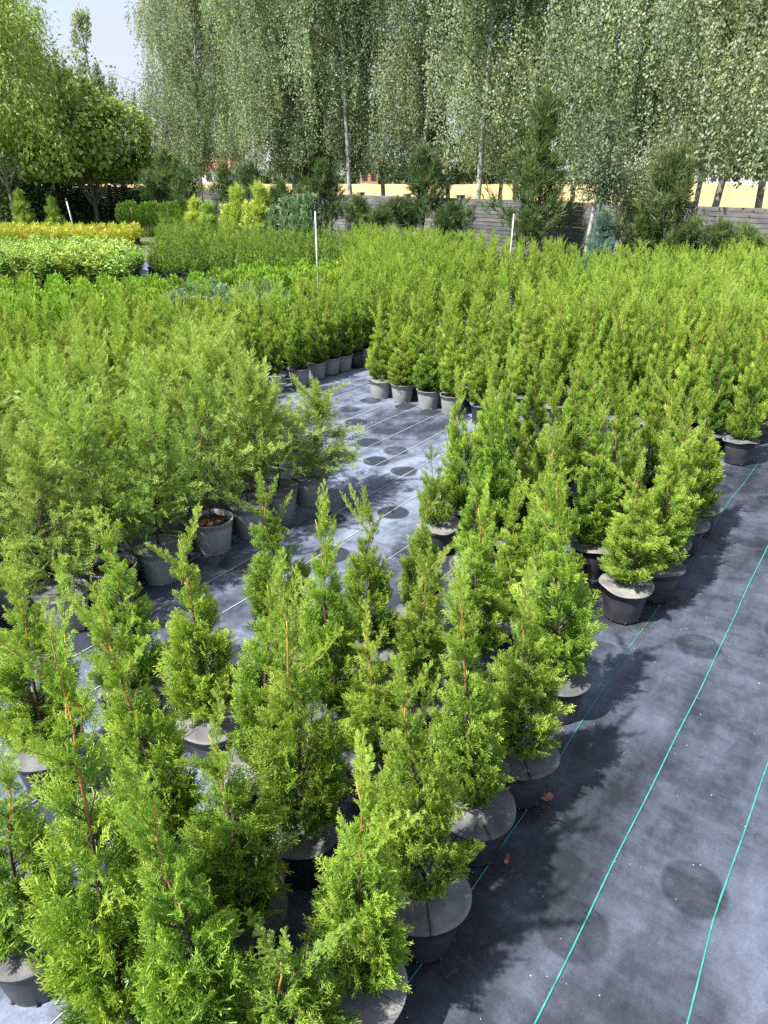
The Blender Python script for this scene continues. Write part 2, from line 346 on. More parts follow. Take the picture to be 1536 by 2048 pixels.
# wheat field beyond the fence: a raised crop surface
nx, ny = 120, 60
gx = np.linspace(-110, 150, nx); gy = np.concatenate([[33.0], np.linspace(33.2, 122, ny - 2), [122.2]])
GX, GY = np.meshgrid(gx, gy, indexing='ij')
G0 = np.maximum(33.0, 21.14 - 1.24 * GX + 16); GY = G0 + (GY - 33.0) / (122.2 - 33.0) * np.maximum(125 - G0, 1.0)
GZ = .62 + .05 * np.sin(GX * 1.1 + GY * .4) + .04 * np.sin(GX * .37 - GY * .9) + .04 * rng.standard_normal(GX.shape)
GZ[:, 0] = -.02; GZ[:, -1] = -.02
i = np.arange(nx - 1)[:, None] * ny; j = np.arange(ny - 1)[None, :]
q = np.stack([i + j, i + ny + j, i + ny + j + 1, i + j + 1], -1).reshape(-1, 4)
fo = link('wheat_field', new_mesh('wheat_field', np.stack([GX, GY, GZ], -1).reshape(-1, 3), [q], [M['field']], smooth=True))
tag(fo, 'ripe golden wheat field beyond the concrete fence', None, None, 'structure')

# ------------------------------------------------------------------ foliage generators
def ribbons(A, B, w0, w1, Nrm):
    """flat tapered strips from A to B (n,3) lying across Nrm; returns verts, quads"""
    D = B - A; D /= np.linalg.norm(D, axis=1, keepdims=True) + 1e-9
    S = np.cross(D, Nrm); S /= np.linalg.norm(S, axis=1, keepdims=True) + 1e-9
    w0 = np.reshape(w0, (-1, 1)); w1 = np.reshape(w1, (-1, 1))
    V = np.stack([A - S * w0 / 2, A + S * w0 / 2, B + S * w1 / 2, B - S * w1 / 2], 1)
    return V.reshape(-1, 3), np.arange(len(A) * 4).reshape(-1, 4)

def spray_template(r, nside, nsub, w, curve=.25, spread=.46, sub_len=.15, zj=.12):
    """one flat fern-like spray, unit length along +x, lying in xy"""
    A = []; B = []; T = []; W = []
    def cv(p): p = np.array(p, dtype=float); p[2] -= curve * p[0] ** 2 * .5; return p
    for k in range(3):
        A.append(cv((k / 3, 0, 0))); B.append(cv(((k + 1) / 3, r.normal(0, .01), 0))); T.append((k / 3, (k + 1) / 3)); W.append((1.15, 1.0))
    for k in range(nside):
        s = .10 + .86 * k / nside; sg = 1 if k % 2 else -1
        ln = spread * (1.02 - s * .72) * r.uniform(.75, 1.15) * (0.55 + min(1, s * 3) * .45)
        an = math.radians(r.uniform(34, 52)) * sg
        d = np.array([math.cos(an), math.sin(an), 0])
        d2 = np.array([math.cos(an * .72), math.sin(an * .72), r.normal(0, zj)])
        p0 = np.array([s, 0, 0]); p1 = p0 + d * ln * .5; p2 = p1 + d2 * ln * .5
        if nsub == 0:
            A.append(cv(p0)); B.append(cv(p2)); T.append((s * .5, s * .4 + .6)); W.append((1.0, .7)); continue
        A += [cv(p0), cv(p1)]; B += [cv(p1), cv(p2)]; T += [(s * .5, s * .5 + .25), (s * .5 + .25, s * .4 + .6)]; W += [(1, 1), (1, .6)]
        for q_ in range(nsub):
            f = .22 + .62 * q_ / nsub; b0 = p0 + (p1 - p0) * min(1, f * 2) + (p2 - p1) * max(0, f * 2 - 1)
            a2 = an * .8 + math.radians(r.uniform(30, 48)) * (1 if q_ % 2 else -1)
            l2 = sub_len * (1.1 - f * .6) * r.uniform(.7, 1.2) * (ln / spread * .6 + .5)
            b1 = b0 + np.array([math.cos(a2), math.sin(a2), r.normal(0, zj * 1.5)]) * l2
            A.append(cv(b0)); B.append(cv(b1)); T.append((s * .5 + .2, s * .4 + .6)); W.append((.95, .6))
    A = np.array(A); B = np.array(B); T = np.array(T); W = np.array(W) * w
    nrm = np.tile([0, 0, 1.0], (len(A), 1)) + r.normal(0, .45, (len(A), 3))
    V, Q = ribbons(A, B, W[:, 0], W[:, 1], nrm)
    t = np.stack([T[:, 0], T[:, 0], T[:, 1], T[:, 1]], 1).ravel()
    return V, Q, t

def place(geo, templ, pos, dirs, norms, length, tint0, tgain, r):
    """put one template at many places"""
    k = r.integers(0, len(templ), len(pos))
    D = dirs / (np.linalg.norm(dirs, axis=1, keepdims=True) + 1e-9)
    S = np.cross(norms, D); S /= np.linalg.norm(S, axis=1, keepdims=True) + 1e-9
    Nn = np.cross(D, S)
    R = np.stack([D, S, Nn], 1)                                     # rows: images of x, y, z
    for ti, (V, Q, t) in enumerate(templ):
        sel = np.nonzero(k == ti)[0]
        if not len(sel): continue
        W = np.einsum('vi,nij->nvj', V, R[sel]) * length[sel][:, None, None] + pos[sel][:, None, :]
        n, v = len(sel), len(V)
        QQ = (Q[None] + (np.arange(n) * v)[:, None, None]).reshape(-1, Q.shape[1])
        TT = tint0[sel][:, None] + tgain * t[None, :]
        geo.add(W.reshape(-1, 3), [QQ], TT.ravel())

def rot_about(v, axis, ang):
    axis = axis / (np.linalg.norm(axis, axis=1, keepdims=True) + 1e-9)
    c, s = np.cos(ang)[:, None], np.sin(ang)[:, None]
    return v * c + np.cross(axis, v) * s + axis * (np.sum(axis * v, 1, keepdims=True)) * (1 - c)

def stem_path(r, H, wig):
    ts = np.linspace(0, 1, 9); x = np.cumsum(r.normal(0, wig, 9)); y = np.cumsum(r.normal(0, wig, 9)); x -= x[0]; y -= y[0]
    return ts, np.stack([x, y, ts * H], -1)

def make_thuja(seed, H=.75, R=.125, nb=80, per=6, templ=None, L=(.055, .095), ldr=6, kind='tight', wig=.006, low=.06):
    """returns (foliage geo, stem geo) standing on z=0"""
    r = np.random.default_rng(seed); g = Geo(); st = Geo()
    ts, path = stem_path(r, H, wig)
    def P(t): t = np.asarray(t); return np.stack([np.interp(t, ts, path[:, k]) for k in range(3)], -1)
    if kind == 'tight':
        def prof(t): return R * np.interp(t, [0, .06, .18, .34, .50, .62, .72, .86, 1], [.25, .62, 1.05, 1.08, .88, .66, .45, .20, .06])
    elif kind == 'bed':
        def prof(t): return R * np.interp(t, [0, .07, .20, .40, .58, .72, .86, 1], [.50, .95, 1.12, 1.02, .80, .52, .24, .06])
    elif kind == 'fat':
        def prof(t): return R * np.interp(t, [0, .12, .35, .6, .8, .92, 1], [.40, .95, 1.0, .85, .45, .15, .05])
    else:
        def prof(t): return R * np.interp(t, [0, .12, .35, .6, .8, .92, 1], [.40, .75, 1.0, .92, .60, .34, .12])
    # clusters = side branches
    tt = low + (.90 - low) * (r.beta(1.05, 1.7, nb) if kind == 'tight' else r.beta(1.05, 1.6, nb)) if kind != 'loose' else low + (.95 - low) * r.beta(1.1, 1.15, nb)
    ph = r.uniform(0, 2 * np.pi, nb) + np.arange(nb) * 2.4
    ext = r.uniform(.84, 1.10, nb) if kind != 'loose' else r.uniform(.45, 1.35, nb)
    ctint = r.normal(0, .07, nb)
    rad = prof(tt) * ext
    out = np.stack([np.cos(ph), np.sin(ph), np.zeros(nb)], -1)
    tip = P(tt) + out * rad[:, None]
    rise = (.55 + .5 * tt) * rad * (1.5 if kind != 'loose' else .75) + .01
    base = P(np.clip(tt - rise / H, 0.01, 1))
    # sprays along each branch
    f = r.uniform(.25, 1.0, (nb, per)) ** .6
    pos = base[:, None] + (tip - base)[:, None] * f[..., None]
    pos = pos + r.normal(0, R * .10, pos.shape)
    up = np.array([0, 0, 1.0])
    dirs = (tip - base); dirs /= np.linalg.norm(dirs, axis=1, keepdims=True) + 1e-9
    d = dirs[:, None] * 1.0 + out[:, None] * r.uniform(-.1, .35, (nb, per, 1)) + r.normal(0, .30 if kind != 'loose' else .5, (nb, per, 3))
    d = d + up * (.55 + .45 * tt[:, None, None]) * (1 if kind != 'loose' else .3)
    tang = np.stack([-np.sin(ph), np.cos(ph), np.zeros(nb)], -1)
    nn = np.repeat(tang[:, None], per, 1).reshape(-1, 3)
    d = d.reshape(-1, 3); pos = pos.reshape(-1, 3)
    nn = rot_about(nn, d, r.normal(0, 1.0, len(d)))
    Ls = r.uniform(L[0], L[1], len(d)) * np.repeat(np.interp(tt, [0, .45, .7, 1], [1.0, .95, .62, .45]), per)
    pos = pos - d / (np.linalg.norm(d, axis=1, keepdims=True)) * Ls[:, None] * .35
    t0 = .20 + .22 * f.reshape(-1) + np.repeat(.20 * tt + ctint, per) + r.normal(0, .06, len(d)) - .14 * (np.repeat(tt, per) < .15) - .08  # inner sprays darker: shade of the crown's gaps put into the tint
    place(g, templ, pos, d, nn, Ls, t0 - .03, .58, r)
    # branches
    for k in range(0, nb, 2 if kind != 'loose' else 1):
        mid = base[k] * .5 + tip[k] * .5 - up * .02 * (kind == 'loose')
        wr = .0012 if kind != 'loose' else .0018
        st.tube([base[k], mid, base[k] * .15 + tip[k] * .85], [wr * 1.3, wr, wr * .5], 3, [.15 + .38 * tt[k]] * 3, cap=False)
    # leaders: bare orange-green shoots with short side sprays
    for k in range(ldr):
        b = P(r.uniform(.72, .93) if kind != 'loose' else r.uniform(.55, .93)) + r.normal(0, R * .12, 3) * np.array([1, 1, 0]); ln = r.uniform(.11, .23) * H / .75 * (1.25 if k == 0 else 1) * (1.35 if kind == 'loose' else 1)
        if k == 0: b = P(.90); ln = .17 * H / .75
        dd = np.array([r.normal(0, .16), r.normal(0, .16), 1.0]) if k == 0 else np.array([r.normal(0, .34), r.normal(0, .34), 1.0])
        dd /= np.linalg.norm(dd); e = b + dd * ln
        st.tube([b, (b + e) / 2 + r.normal(0, .004, 3), e], [.0018, .0013, .0007], 3, [.66, .88, 1.0], cap=False)
        n = int(12 + ln * 110); s = np.linspace(.05, 1, n); a = np.arange(n) * 2.4 + r.uniform(0, 6)
        side = np.stack([np.cos(a), np.sin(a), np.zeros(n)], -1)
        pp = b + dd * (s * ln)[:, None]; d2 = dd * 1.0 + side * r.uniform(.35, .75, (n, 1)); d2[-1] = dd
        l2 = (.036 - .018 * s) * r.uniform(.7, 1.3, n) * L[1] / .09
        place(g, templ, pp, d2, rot_about(np.cross(side, d2), d2, r.normal(0, .5, n)), l2, np.full(n, .52) + .18 * s, .28, r)
    n = len(path); st.tube(path, np.interp(ts, [0, 1], [.0065, .0014]) * (H / .75), 6, np.interp(ts, [0, .5, .75, 1], [0.05, .25, .68, .9]))
    return g, st

rt = np.random.default_rng(3)
T_HI = [spray_template(rt, 10, 3, .035, spread=.58, sub_len=.22, zj=.24) for _ in range(8)]
T_MID = [spray_template(rt, 9, 1, .045, spread=.6, sub_len=.24, zj=.25) for _ in range(6)]
T_LOW = [spray_template(rt, 5, 0, .12, spread=.5) for _ in range(4)]
T_LOW2 = [spray_template(rt, 7, 0, .070, spread=.38, zj=.3) for _ in range(5)]
T_LOOSE = [spray_template(rt, 10, 3, .028, curve=.5, spread=.55, sub_len=.19, zj=.18) for _ in range(6)]

class Variant: pass
def variant(name, m, **kw):
    g, s = make_thuja(**kw); v = Variant(); v.H = kw.get('H', .75)
    v.fol = g.mesh(name + '_foliage', [m]); v.stem = s.mesh(name + '_stem', [M['stem']], True)
    return v
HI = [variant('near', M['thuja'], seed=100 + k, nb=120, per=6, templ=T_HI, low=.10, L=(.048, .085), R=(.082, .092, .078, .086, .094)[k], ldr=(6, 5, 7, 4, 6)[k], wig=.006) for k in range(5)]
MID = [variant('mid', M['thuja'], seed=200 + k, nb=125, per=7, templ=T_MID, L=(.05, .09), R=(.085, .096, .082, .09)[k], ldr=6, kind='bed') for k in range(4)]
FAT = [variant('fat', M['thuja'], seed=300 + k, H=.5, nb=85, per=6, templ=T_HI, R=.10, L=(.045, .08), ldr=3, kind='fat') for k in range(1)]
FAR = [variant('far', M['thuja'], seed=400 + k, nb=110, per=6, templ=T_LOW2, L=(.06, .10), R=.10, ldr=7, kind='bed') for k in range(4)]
DARK = [variant('dark', M['dark_thuja'], seed=450 + k, nb=60, per=4, templ=T_LOW2, L=(.07, .11), R=.085, ldr=4, kind='bed') for k in range(4)]
LOOSE = [variant('loose', M['loose'], seed=500 + k, H=.95, nb=100, per=5, templ=T_LOOSE, L=(.08, .15), R=.27, ldr=15, kind='loose', wig=.02, low=.20) for k in range(3)]

# ------------------------------------------------------------------ pots
def pot_mesh(name, m, R=.112, h=.175, seg=36, feet=True):
    g = Geo(); b = R * .76
    prof = [(.002, .004), (b * .95, .004), (b, .0), (b + .003, .010), (R * .955, h - .034), (R * .955, h - .033), (R * 1.0, h - .030), (R * 1.02, h - .004), (R * 1.05, h - .002), (R * 1.05, h), (R * .97, h), (R * .955, h - .02), (R * .93, h - .05)]
    g.lathe(prof, seg)
    if feet:
        for k in range(8):
            a = k * math.pi / 4; c_, s_ = math.cos(a), math.sin(a)
            g.tube([(c_ * b * .98, s_ * b * .98, -.001), (c_ * (b + .006), s_ * (b + .006), .014)], [.006, .004], 5)
    return g.mesh(name, [m], True)
def lid_mesh(seed, R=.130):
    r = np.random.default_rng(seed); g = Geo(); seg = 60
    th = np.linspace(.012, 2 * np.pi - .012, seg); rad = [.006, .03, .06, .09, .115, 1.0]
    rad[-1] = R; w = r.uniform(0, 6, 3)
    V = []
    for top in (1, 0):
        for q_ in rad:
            ro = q_ * (1 + (.012 * np.sin(3 * th + w[0]) + .006 * np.sin(7 * th + w[1]) if q_ == R else 0))
            z = .004 * top + (q_ / R) ** 2 * (.006 * np.sin(2 * th + w[2]) + .003 * np.sin(5 * th + w[1]) - .004) + .006
            V.append(np.stack([ro * np.cos(th), ro * np.sin(th), z], -1))
    nR = len(rad); V = np.concatenate(V); Q = []
    for k in range(nR - 1):
        for j in range(seg - 1):
            a = k * seg + j; Q.append((a, a + seg, a + seg + 1, a + 1)); b = a + nR * seg; Q.append((b, b + 1, b + seg + 1, b + seg))
    for j in range(seg - 1):
        a = (nR - 1) * seg + j; b = a + nR * seg; Q.append((a, b, b + 1, a + 1))
    for k in range(nR - 1):
        for j in (0, seg - 1):
            a = k * seg + j; b = a + nR * seg; Q.append((a, b, b + seg, a + seg))
    g.add(V, [Q]); return g.mesh('weed_disc', [M['lid']], True)
def soil_mesh(seed, R=.105):
    r = np.random.default_rng(seed); g = Geo(); seg = 20; V = [(0, 0, .012)]; 
    for q_ in (.35, .7, 1):
        for j in range(seg):
            a = 2 * math.pi * j / seg; V.append((R * q_ * math.cos(a), R * q_ * math.sin(a), (.010 * (1 - q_) + r.normal(0, .004)) if q_ < 1 else -.002))
    g.add(V, [[(0, 1 + j, 1 + (j + 1) % seg) for j in range(seg)]])
    g.P.setdefault(4, []).append(np.array([(1 + k * seg + j, 1 + (k + 1) * seg + j, 1 + (k + 1) * seg + (j + 1) % seg, 1 + k * seg + (j + 1) % seg) for k in range(2) for j in range(seg)]))
    for k in range(26):
        a, q_ = r.uniform(0, 6.28), r.uniform(.1, .9) * R; s = r.uniform(.003, .007); x, y = q_ * math.cos(a), q_ * math.sin(a)
        g.box(x - s, x + s, y - s, y + s, .0, .006 + s)
    return g.mesh('soil', [M['soil']])
POT_B = pot_mesh('black_pot', M['pot_black']); POT_G = pot_mesh('grey_pot', M['pot_grey'], .112, .18)
POT_BIG = pot_mesh('big_grey_pot', M['pot_grey'], .122, .205); POT_FARB = pot_mesh('pot_simple', M['pot_black'], .112, .175, 12, False)
LIDS = [lid_mesh(k) for k in range(4)]; SOILS = [soil_mesh(k) for k in range(2)]

def potted(name, X, Y, var, potm, top, hfol, label, cat, group=None, rz=None, lean=(0, 0), xy=None, r=rng, pr=1.0, h=.18, stem=True):
    """one potted plant: pot, disc or soil, stem, foliage"""
    R_ = root(name, (X, Y, .004), label, cat, group, float(r.uniform(0, 6.28)) if rz is None else rz)
    link('pot', potm, R_, scale=(pr, pr, 1))
    a = float(r.uniform(0, 6.28))
    if top == 'disc': link('weed_disc', LIDS[int(r.integers(4))], R_, (0, 0, h - .004), (float(r.normal(0, .03)), float(r.normal(0, .03)), a), (pr * 1.0,) * 3)
    elif top == 'soil': link('soil', SOILS[int(r.integers(2))], R_, (0, 0, h - .025), (0, 0, a), (pr, pr, 1))
    sz = hfol / var.H; sxy = xy if xy else (.55 + .45 * sz)
    # lean is given in world axes; take it into the turned root
    wx, wy = lean; c_, s_ = math.cos(-R_.rotation_euler.z), math.sin(-R_.rotation_euler.z)
    lx, ly = wx * c_ - wy * s_, wx * s_ + wy * c_
    rot = (-math.atan2(ly, hfol), math.atan2(lx, hfol), 0)
    z0 = h - (.002 if top == 'disc' else .015)
    link('foliage', var.fol, R_, (0, 0, z0), rot, (sxy, sxy, sz))
    if stem: link('stem', var.stem, R_, (0, 0, z0 - .01), rot, (sxy, sxy, sz))
    return R_

ORD = ['first', 'second', 'third', 'fourth', 'fifth', 'sixth', 'seventh', 'eighth', 'ninth', 'tenth', 'eleventh', 'twelfth', 'thirteenth', 'fourteenth', 'fifteenth', 'sixteenth', 'seventeenth', 'eighteenth', 'nineteenth', 'twentieth'] + ['further'] * 60
# front bed, plant by plant: disc centre and tip as measured, variant, name of its place
front = [
 # lid x, lid y, tip x, tip y, variant, width, label
 (55, 1865, -12, 1490, 'h1', 1.05, 'short full green thuja in a black pot at the left edge, near the bottom corner'),
 (262, 2030, 135, 1235, 'h0', 1.22, 'tall open thuja at bottom left with orange leader and long dark bare stem showing'),
 (450, 2120, 296, 1550, 'h2', 1.10, 'thuja at the bottom edge with one long thin orange tipped leader leaning left'),
 (585, 2110, 545, 1875, 'h4', 1.05, 'low dark green thuja cut by the bottom edge between two taller ones'),
 (480, 1810, 445, 1405, 'h3', 1.10, 'bushy dark green thuja with a wide grey disc showing at its right side, bottom left'),
 (712, 1965, 702, 1500, 'h2', 1.00, 'thin yellow tipped thuja at bottom centre on a disc cut by the bottom edge'),
 (850, 1785, 832, 1315, 'h1', .98, 'dense egg shaped thuja standing on the large fully visible grey disc, bottom centre'),
 (950, 1610, 945, 1160, 'h0', 1.00, 'thuja with bright orange forked leader, third along the right edge of the front bed'),
 (1043, 1505, 1072, 1130, 'h3', 1.05, 'broad thuja overhanging its black pot beside the two largest brown dry leaves'),
 (1118, 1352, 1113, 930, 'h4', 1.08, 'tallest thuja of the right edge, with orange leader above a bulging dark lower side'),
 (1253, 1168, 1293, 925, 'h1', 1.12, 'full thuja above the disc and black pot standing clear of the others at right'),
 (1318, 1130, 1352, 860, 'm0', 1.0, 'thuja close behind the clear standing black pot, its own disc half hidden'),
 (1372, 1045, 1350, 735, 'm1', 1.0, 'tall thuja with yellow tipped leader, third from the far end of the front bed'),
 (1400, 1010, 1418, 775, 'm2', .95, 'last thuja at the far right corner of the front bed, next to the open aisle'),
 (876, 1047, 868, 885, 'fat', .82, 'small round topped thuja on a disc at the bed edge by the bare aisle'),
 (919, 1015, 924, 742, 'm3', .78, 'slim dark green thuja standing right behind the small round one by the aisle'),
 (985, 1070, 992, 760, 'm0', .95, 'slim thuja with an orange stem in the middle, just right of the small round one'),
 (1045, 1038, 1054, 850, 'm1', .9, 'short thuja with a bare disc at its left foot, centre of the front bed'),
 (940, 1310, 956, 975, 'h2', 1.05, 'upright light green thuja in the middle with clear mat on its left side'),
 (1095, 1108, 1098, 850, 'h0', 1.05, 'wide yellow green thuja in the centre of the bed hiding a tilted grey disc'),
 (1185, 1085, 1197, 812, 'm2', 1.05, 'dark based thuja whose black pot shows behind the tall edge plant'),
 (90, 1490, 8, 1105, 'h4', 1.15, 'thuja at the left edge above a large pale disc, with two thin leaders'),
 (265, 1378, 206, 1050, 'h1', 1.1, 'thuja with a long thin leader in front of the grey pots on the left'),
 (345, 1690, 214, 1165, 'h0', 1.1, 'thuja with an orange forked stem and a yellow patch, left of centre'),
 (425, 1440, 378, 1030, 'h3', 1.05, 'slender thuja with a dark bare base over a pale disc, left of centre'),
 (572, 1285, 541, 950, 'h1', 1.1, 'double topped thuja right in front of the grey pots'),
 (520, 1530, 530, 1115, 'h2', 1.05, 'thuja with a short orange stem, crowded in the middle of the front bed'),
 (605, 1650, 577, 1175, 'h4', 1.08, 'round bodied thuja over a grey disc and black pot with peat crumbs below'),
 (752, 1500, 744, 1222, 'h3', .92, 'short pointed thuja in a dark gap, lower side free, centre of the front bed'),
 (665, 1422, 627, 985, 'h2', 1.0, 'tall narrow thuja with a brown stem patch at mid height, centre'),
 (752, 1288, 745, 980, 'm3', .82, 'very thin thuja with sparse top against the bare mat, centre'),
 (830, 1395, 842, 1085, 'h0', 1.0, 'thuja with three hair thin tips against the bare mat, right of centre'),
]
VMAP = {'h%d' % k: HI[k] for k in range(5)}; VMAP.update({'m%d' % k: MID[k] for k in range(4)}); VMAP['fat'] = FAT[0]
n_ind = 0
GF = 'thujas in black pots in the front bed'
taken = []
for (lx, ly, tx, ty, vn, wd, lab) in front:
    X, Y = ground(lx, ly); tX, th = at_depth(tx, ty, Y)
    taken.append((X, Y)); n_ind += 1
    potted('potted_thuja', X, Y, VMAP[vn], POT_B, 'disc', (th - .18) / 1.10, lab, 'thuja', GF, lean=(tX - X, 0), xy=wd * 1.12)
# the rest of the front bed, mostly hidden behind the ones above
fill = [(3.72, 1.12), (4.02, 1.14), (4.32, 1.10), (3.75, 1.52), (4.08, 1.52), (4.36, 1.50), (3.74, 1.90), (4.05, 1.92), (4.38, 1.90), (3.70, .76),
        (2.52, 1.14), (2.86, 1.16), (2.88, 1.50), (2.30, 1.46)]
for k, (u, v) in enumerate(fill):
    X, Y = XY(u, v)
    labs = 'thuja towards the far end of the front bed, ' + ORD[k] + ' of the crowded tops there' if u > 3.3 else 'thuja squeezed between taller ones inside the front bed, mostly hidden'
    n_ind += 1
    potted('potted_thuja', X, Y, MID[k % 4] if u > 2.4 else HI[k % 5], POT_B, 'disc', float(rng.uniform(.66, .80) if u > 3.3 else rng.uniform(.5, .62)), labs, 'thuja',
           'thujas at the far end of the front bed' if u > 3.3 else 'hidden thujas inside the front bed', xy=1.0 if u > 3.3 else .9)

# bed of loose thujas in grey pots on the left
GB = 'loose thujas in big grey pots'
rowlab = ['loose thuja in the grey pot nearest the camera, left bed', 'loose thuja half hiding its grey pot, second of the left bed edge', 'loose thuja over a clear grey pot, third of the left bed edge',
          'loose thuja over a grey pot with mossy soil, fourth of the left bed edge', 'loose thuja with its grey pot behind the mossy one, fifth of the edge',
          'loose thuja over a clear grey pot next to the corner one by the bare mat', 'corner loose thuja by the bare mat with long side twigs reaching right']
for k, u in enumerate((1.45, 1.74, 2.02, 2.41, 2.69, 2.97, 3.25)):
    X, Y = XY(u, 2.95 + .02 * (k % 2))
    potted('loose_thuja', X, Y, LOOSE[k % 3], POT_BIG, 'soil' if k in (3, 1) else 'disc', (.72, .78, .76, .80, .82, .72, .56)[k], rowlab[k], 'thuja', GB, xy=(.9, .85, .8, .8, .85, .95, 1.0)[k], h=.205, pr=1, lean=((0, 0), (0, 0), (0, 0), (0, 0), (0, 0), (.03, 0), (.10, 0))[k])
rb = np.random.default_rng(55)
for rrow in range(1, 4):
    for k in range(9):
        u = .62 + k * .335 + .15 * (rrow % 2) + rb.normal(0, .02); v = 2.95 + rrow * .36 + rb.normal(0, .02)
        X, Y = XY(u, v)
        z = Y * math.cos(PITCH) + 1.5 * math.sin(PITCH)
        if u > 3.42 or 768 + F * (X + .35) / z < -420: continue
        edge = k >= 7
        potted('loose_thuja', X, Y, LOOSE[int(rb.integers(3))], POT_BIG, 'disc', float(rb.uniform(.70, .88)),
               'loose thuja in the second row of the left bed, ' + ORD[k] + ' from the camera' if rrow == 1 else 'loose light green thuja deep inside the left bed, only its crown showing', 'thuja',
               'second row of loose thujas' if rrow == 1 else 'loose thujas inside the left bed', xy=float(rb.uniform(.85, 1.1)), h=.205, r=rb)

# ------------------------------------------------------------------ big thuja beds behind
def inside(x, y, poly):
    c = False; n = len(poly)
    for i in range(n):
        x1, y1 = poly[i]; x2, y2 = poly[i - 1]
        if (y1 > y) != (y2 > y) and x < (x2 - x1) * (y - y1) / (y2 - y1) + x1: c = not c
    return c
def in_view(X, Y, h, pad=60):
    z = Y * math.cos(PITCH) + (2 - h) * math.sin(PITCH); px = 768 + F * X / z
    return -pad < px < 1536 + pad
def fence_Y(X): return 21.14 - 1.24 * X
cand = []                                                            # (distance, X, Y, height, bed, row, index, potkind)
rc = np.random.default_rng(77)
# centre bed: exact front row, then rows behind it
c_front = [(5.55, 4.05, .66, 'disc', 'g'), (5.56, 3.79, .52, 'soil', 'g'), (5.53, 3.47, .48, 'soil', 'g'), (5.51, 3.20, .64, 'soil', 'g'), (5.40, 2.84, .52, 'disc', 'b')]
c_lab = ['thuja at the left corner of the centre bed, grey pot covered by a disc', 'thuja in an open grey pot, second from the left corner of the centre bed',
         'small thuja in an open grey pot, third from the left corner of the centre bed', 'thuja in a grey pot behind the slim dark tip, fourth from the centre bed corner',
         'short thuja in a small dark pot under a wide pale disc, right of grey pots']
for (u, v, hf, top, pk), lab in zip(c_front, c_lab):
    X, Y = XY(u, v); n_ind += 1
    potted('potted_thuja', X, Y, MID[int(rc.integers(4))], POT_G if pk == 'g' else POT_B, top, hf, lab, 'thuja', 'front row of the centre bed', r=rc, xy=1.15, pr=1 if pk == 'g' else .8)
e_pts = [(5.43, 5.01), (5.75, 5.05), (5.99, 5.05), (6.18, 5.03), (6.40, 5.05), (6.63, 5.06)]
e_lab = ['thuja in a grey pot half behind loose thuja twigs, edge of the left rear bed', 'thuja in the widest clear grey pot on the edge of the left rear bed', 'thuja in a narrow grey pot, middle of three grey pots on the left rear edge',
         'thuja in a grey pot, rightmost of three grey pots on the left rear edge', 'thuja in a black pot between grey ones on the left rear edge', 'thuja in a grey pot near the centre bed corner, last on the left rear edge']
for k, ((u, v), lab) in enumerate(zip(e_pts, e_lab)):
    X, Y = XY(u, v); n_ind += 1
    potted('potted_thuja', X, Y, MID[k % 4], POT_B if k == 4 else POT_G, 'soil', .66, lab, 'thuja', 'edge row of the left rear bed', r=rc, xy=1.1)
for k in range(70):                                                  # centre bed rows
    u = 5.84 + k * .29
    for j in range(6):
        v = 2.66 + j * .285 + .13 * (k % 2)
        if v > 4.22: continue
        cand.append((u, v, rc.uniform(.62, .76), 'C', k, j))
for k in range(70):                                                  # right bed
    u = 5.76 + k * .28
    for j in range(-14, 7):
        v = .77 + j * .255 + (.12 * (k % 2))
        if v > 2.35 or v < .7: continue
        cand.append((u, v, rc.uniform(.74, .90), 'D', k, j))
for k in range(-11, 80):                                             # left rear bed, reaching behind the loose thujas
    u = 3.95 + k * .28
    for j in range(-2 if u < 3.4 else 0, 40):
        v = 5.06 + j * .28 + (.14 * (k % 2))
        if j == 0 and 5.3 < u < 6.7: continue
        cand.append((u, v, rc.uniform(.60, .74), 'M', k, j))
M_POLY = [(-6.6, 2.6), (-6.8, 7.5), (-3.6, 8.0), (-1.5, 8.7), (-.55, 9.9), (-.75, 14.2), (-1.0, 40), (60, 40), (60, 2.6)]
H_POLY = [(-4.75, 14.9), (-.7, 14.6), (-.7, 40), (-9.3, 32), (-6.6, 22.3)]
keep = []
for (u, v, hf, bed, k, j) in cand:
    u += rc.normal(0, .02); v += rc.normal(0, .02); X, Y = XY(u, v)
    back = fence_Y(X) - 2.0
    if Y > back or not in_view(X, Y, .9, 320): continue
    if bed == 'M' and not inside(X, Y, M_POLY): continue
    keep.append((math.hypot(X, Y) + (0 if in_view(X, Y, .9) else 100), X, Y, hf, bed, k, j))
keep.sort()
LIM = 300 - n_ind
def bed_label(bed, k, j):
    if bed == 'C':
        if k < 4: return 'thuja in the %s row of the centre bed, %s plant from its right edge' % (ORD[k + 1], ORD[j]), 'first rows of the centre bed'
        if j == 0: return 'thuja on the right edge of the centre bed, %s back from its front corner' % ORD[k], 'right edge of the centre bed'
        return 'bright green thuja inside the centre bed, only its crown showing', 'thujas inside the centre bed'
    if bed == 'D':
        if j == 0 and k == 0: return 'thuja in the clearly visible black pot at the near corner of the right bed', None
        if k < 6: return 'thuja in the %s row of the right bed, %s plant from the open aisle' % (ORD[k], ORD[j]), 'first rows of the right bed'
        if j == 0: return 'thuja on the aisle edge of the right bed, %s back from the corner' % ORD[k], 'aisle edge of the right bed'
        return 'tall bright green thuja inside the right bed, only its crown showing', 'thujas inside the right bed'
    if k < 4: return 'mid green thuja behind the taller loose ones of the left bed', 'thujas behind the loose ones'
    if j == 0: return 'thuja on the shaded edge row of the left rear bed, %s along it' % ORD[k], 'shaded edge row of the left rear bed'
    if j == 1: return 'thuja in the second row of the left rear bed, %s along it' % ORD[k], 'second row of the left rear bed'
    return 'mid green thuja inside the left rear bed, only its crown showing', 'thujas inside the left rear bed'
jmins = {}
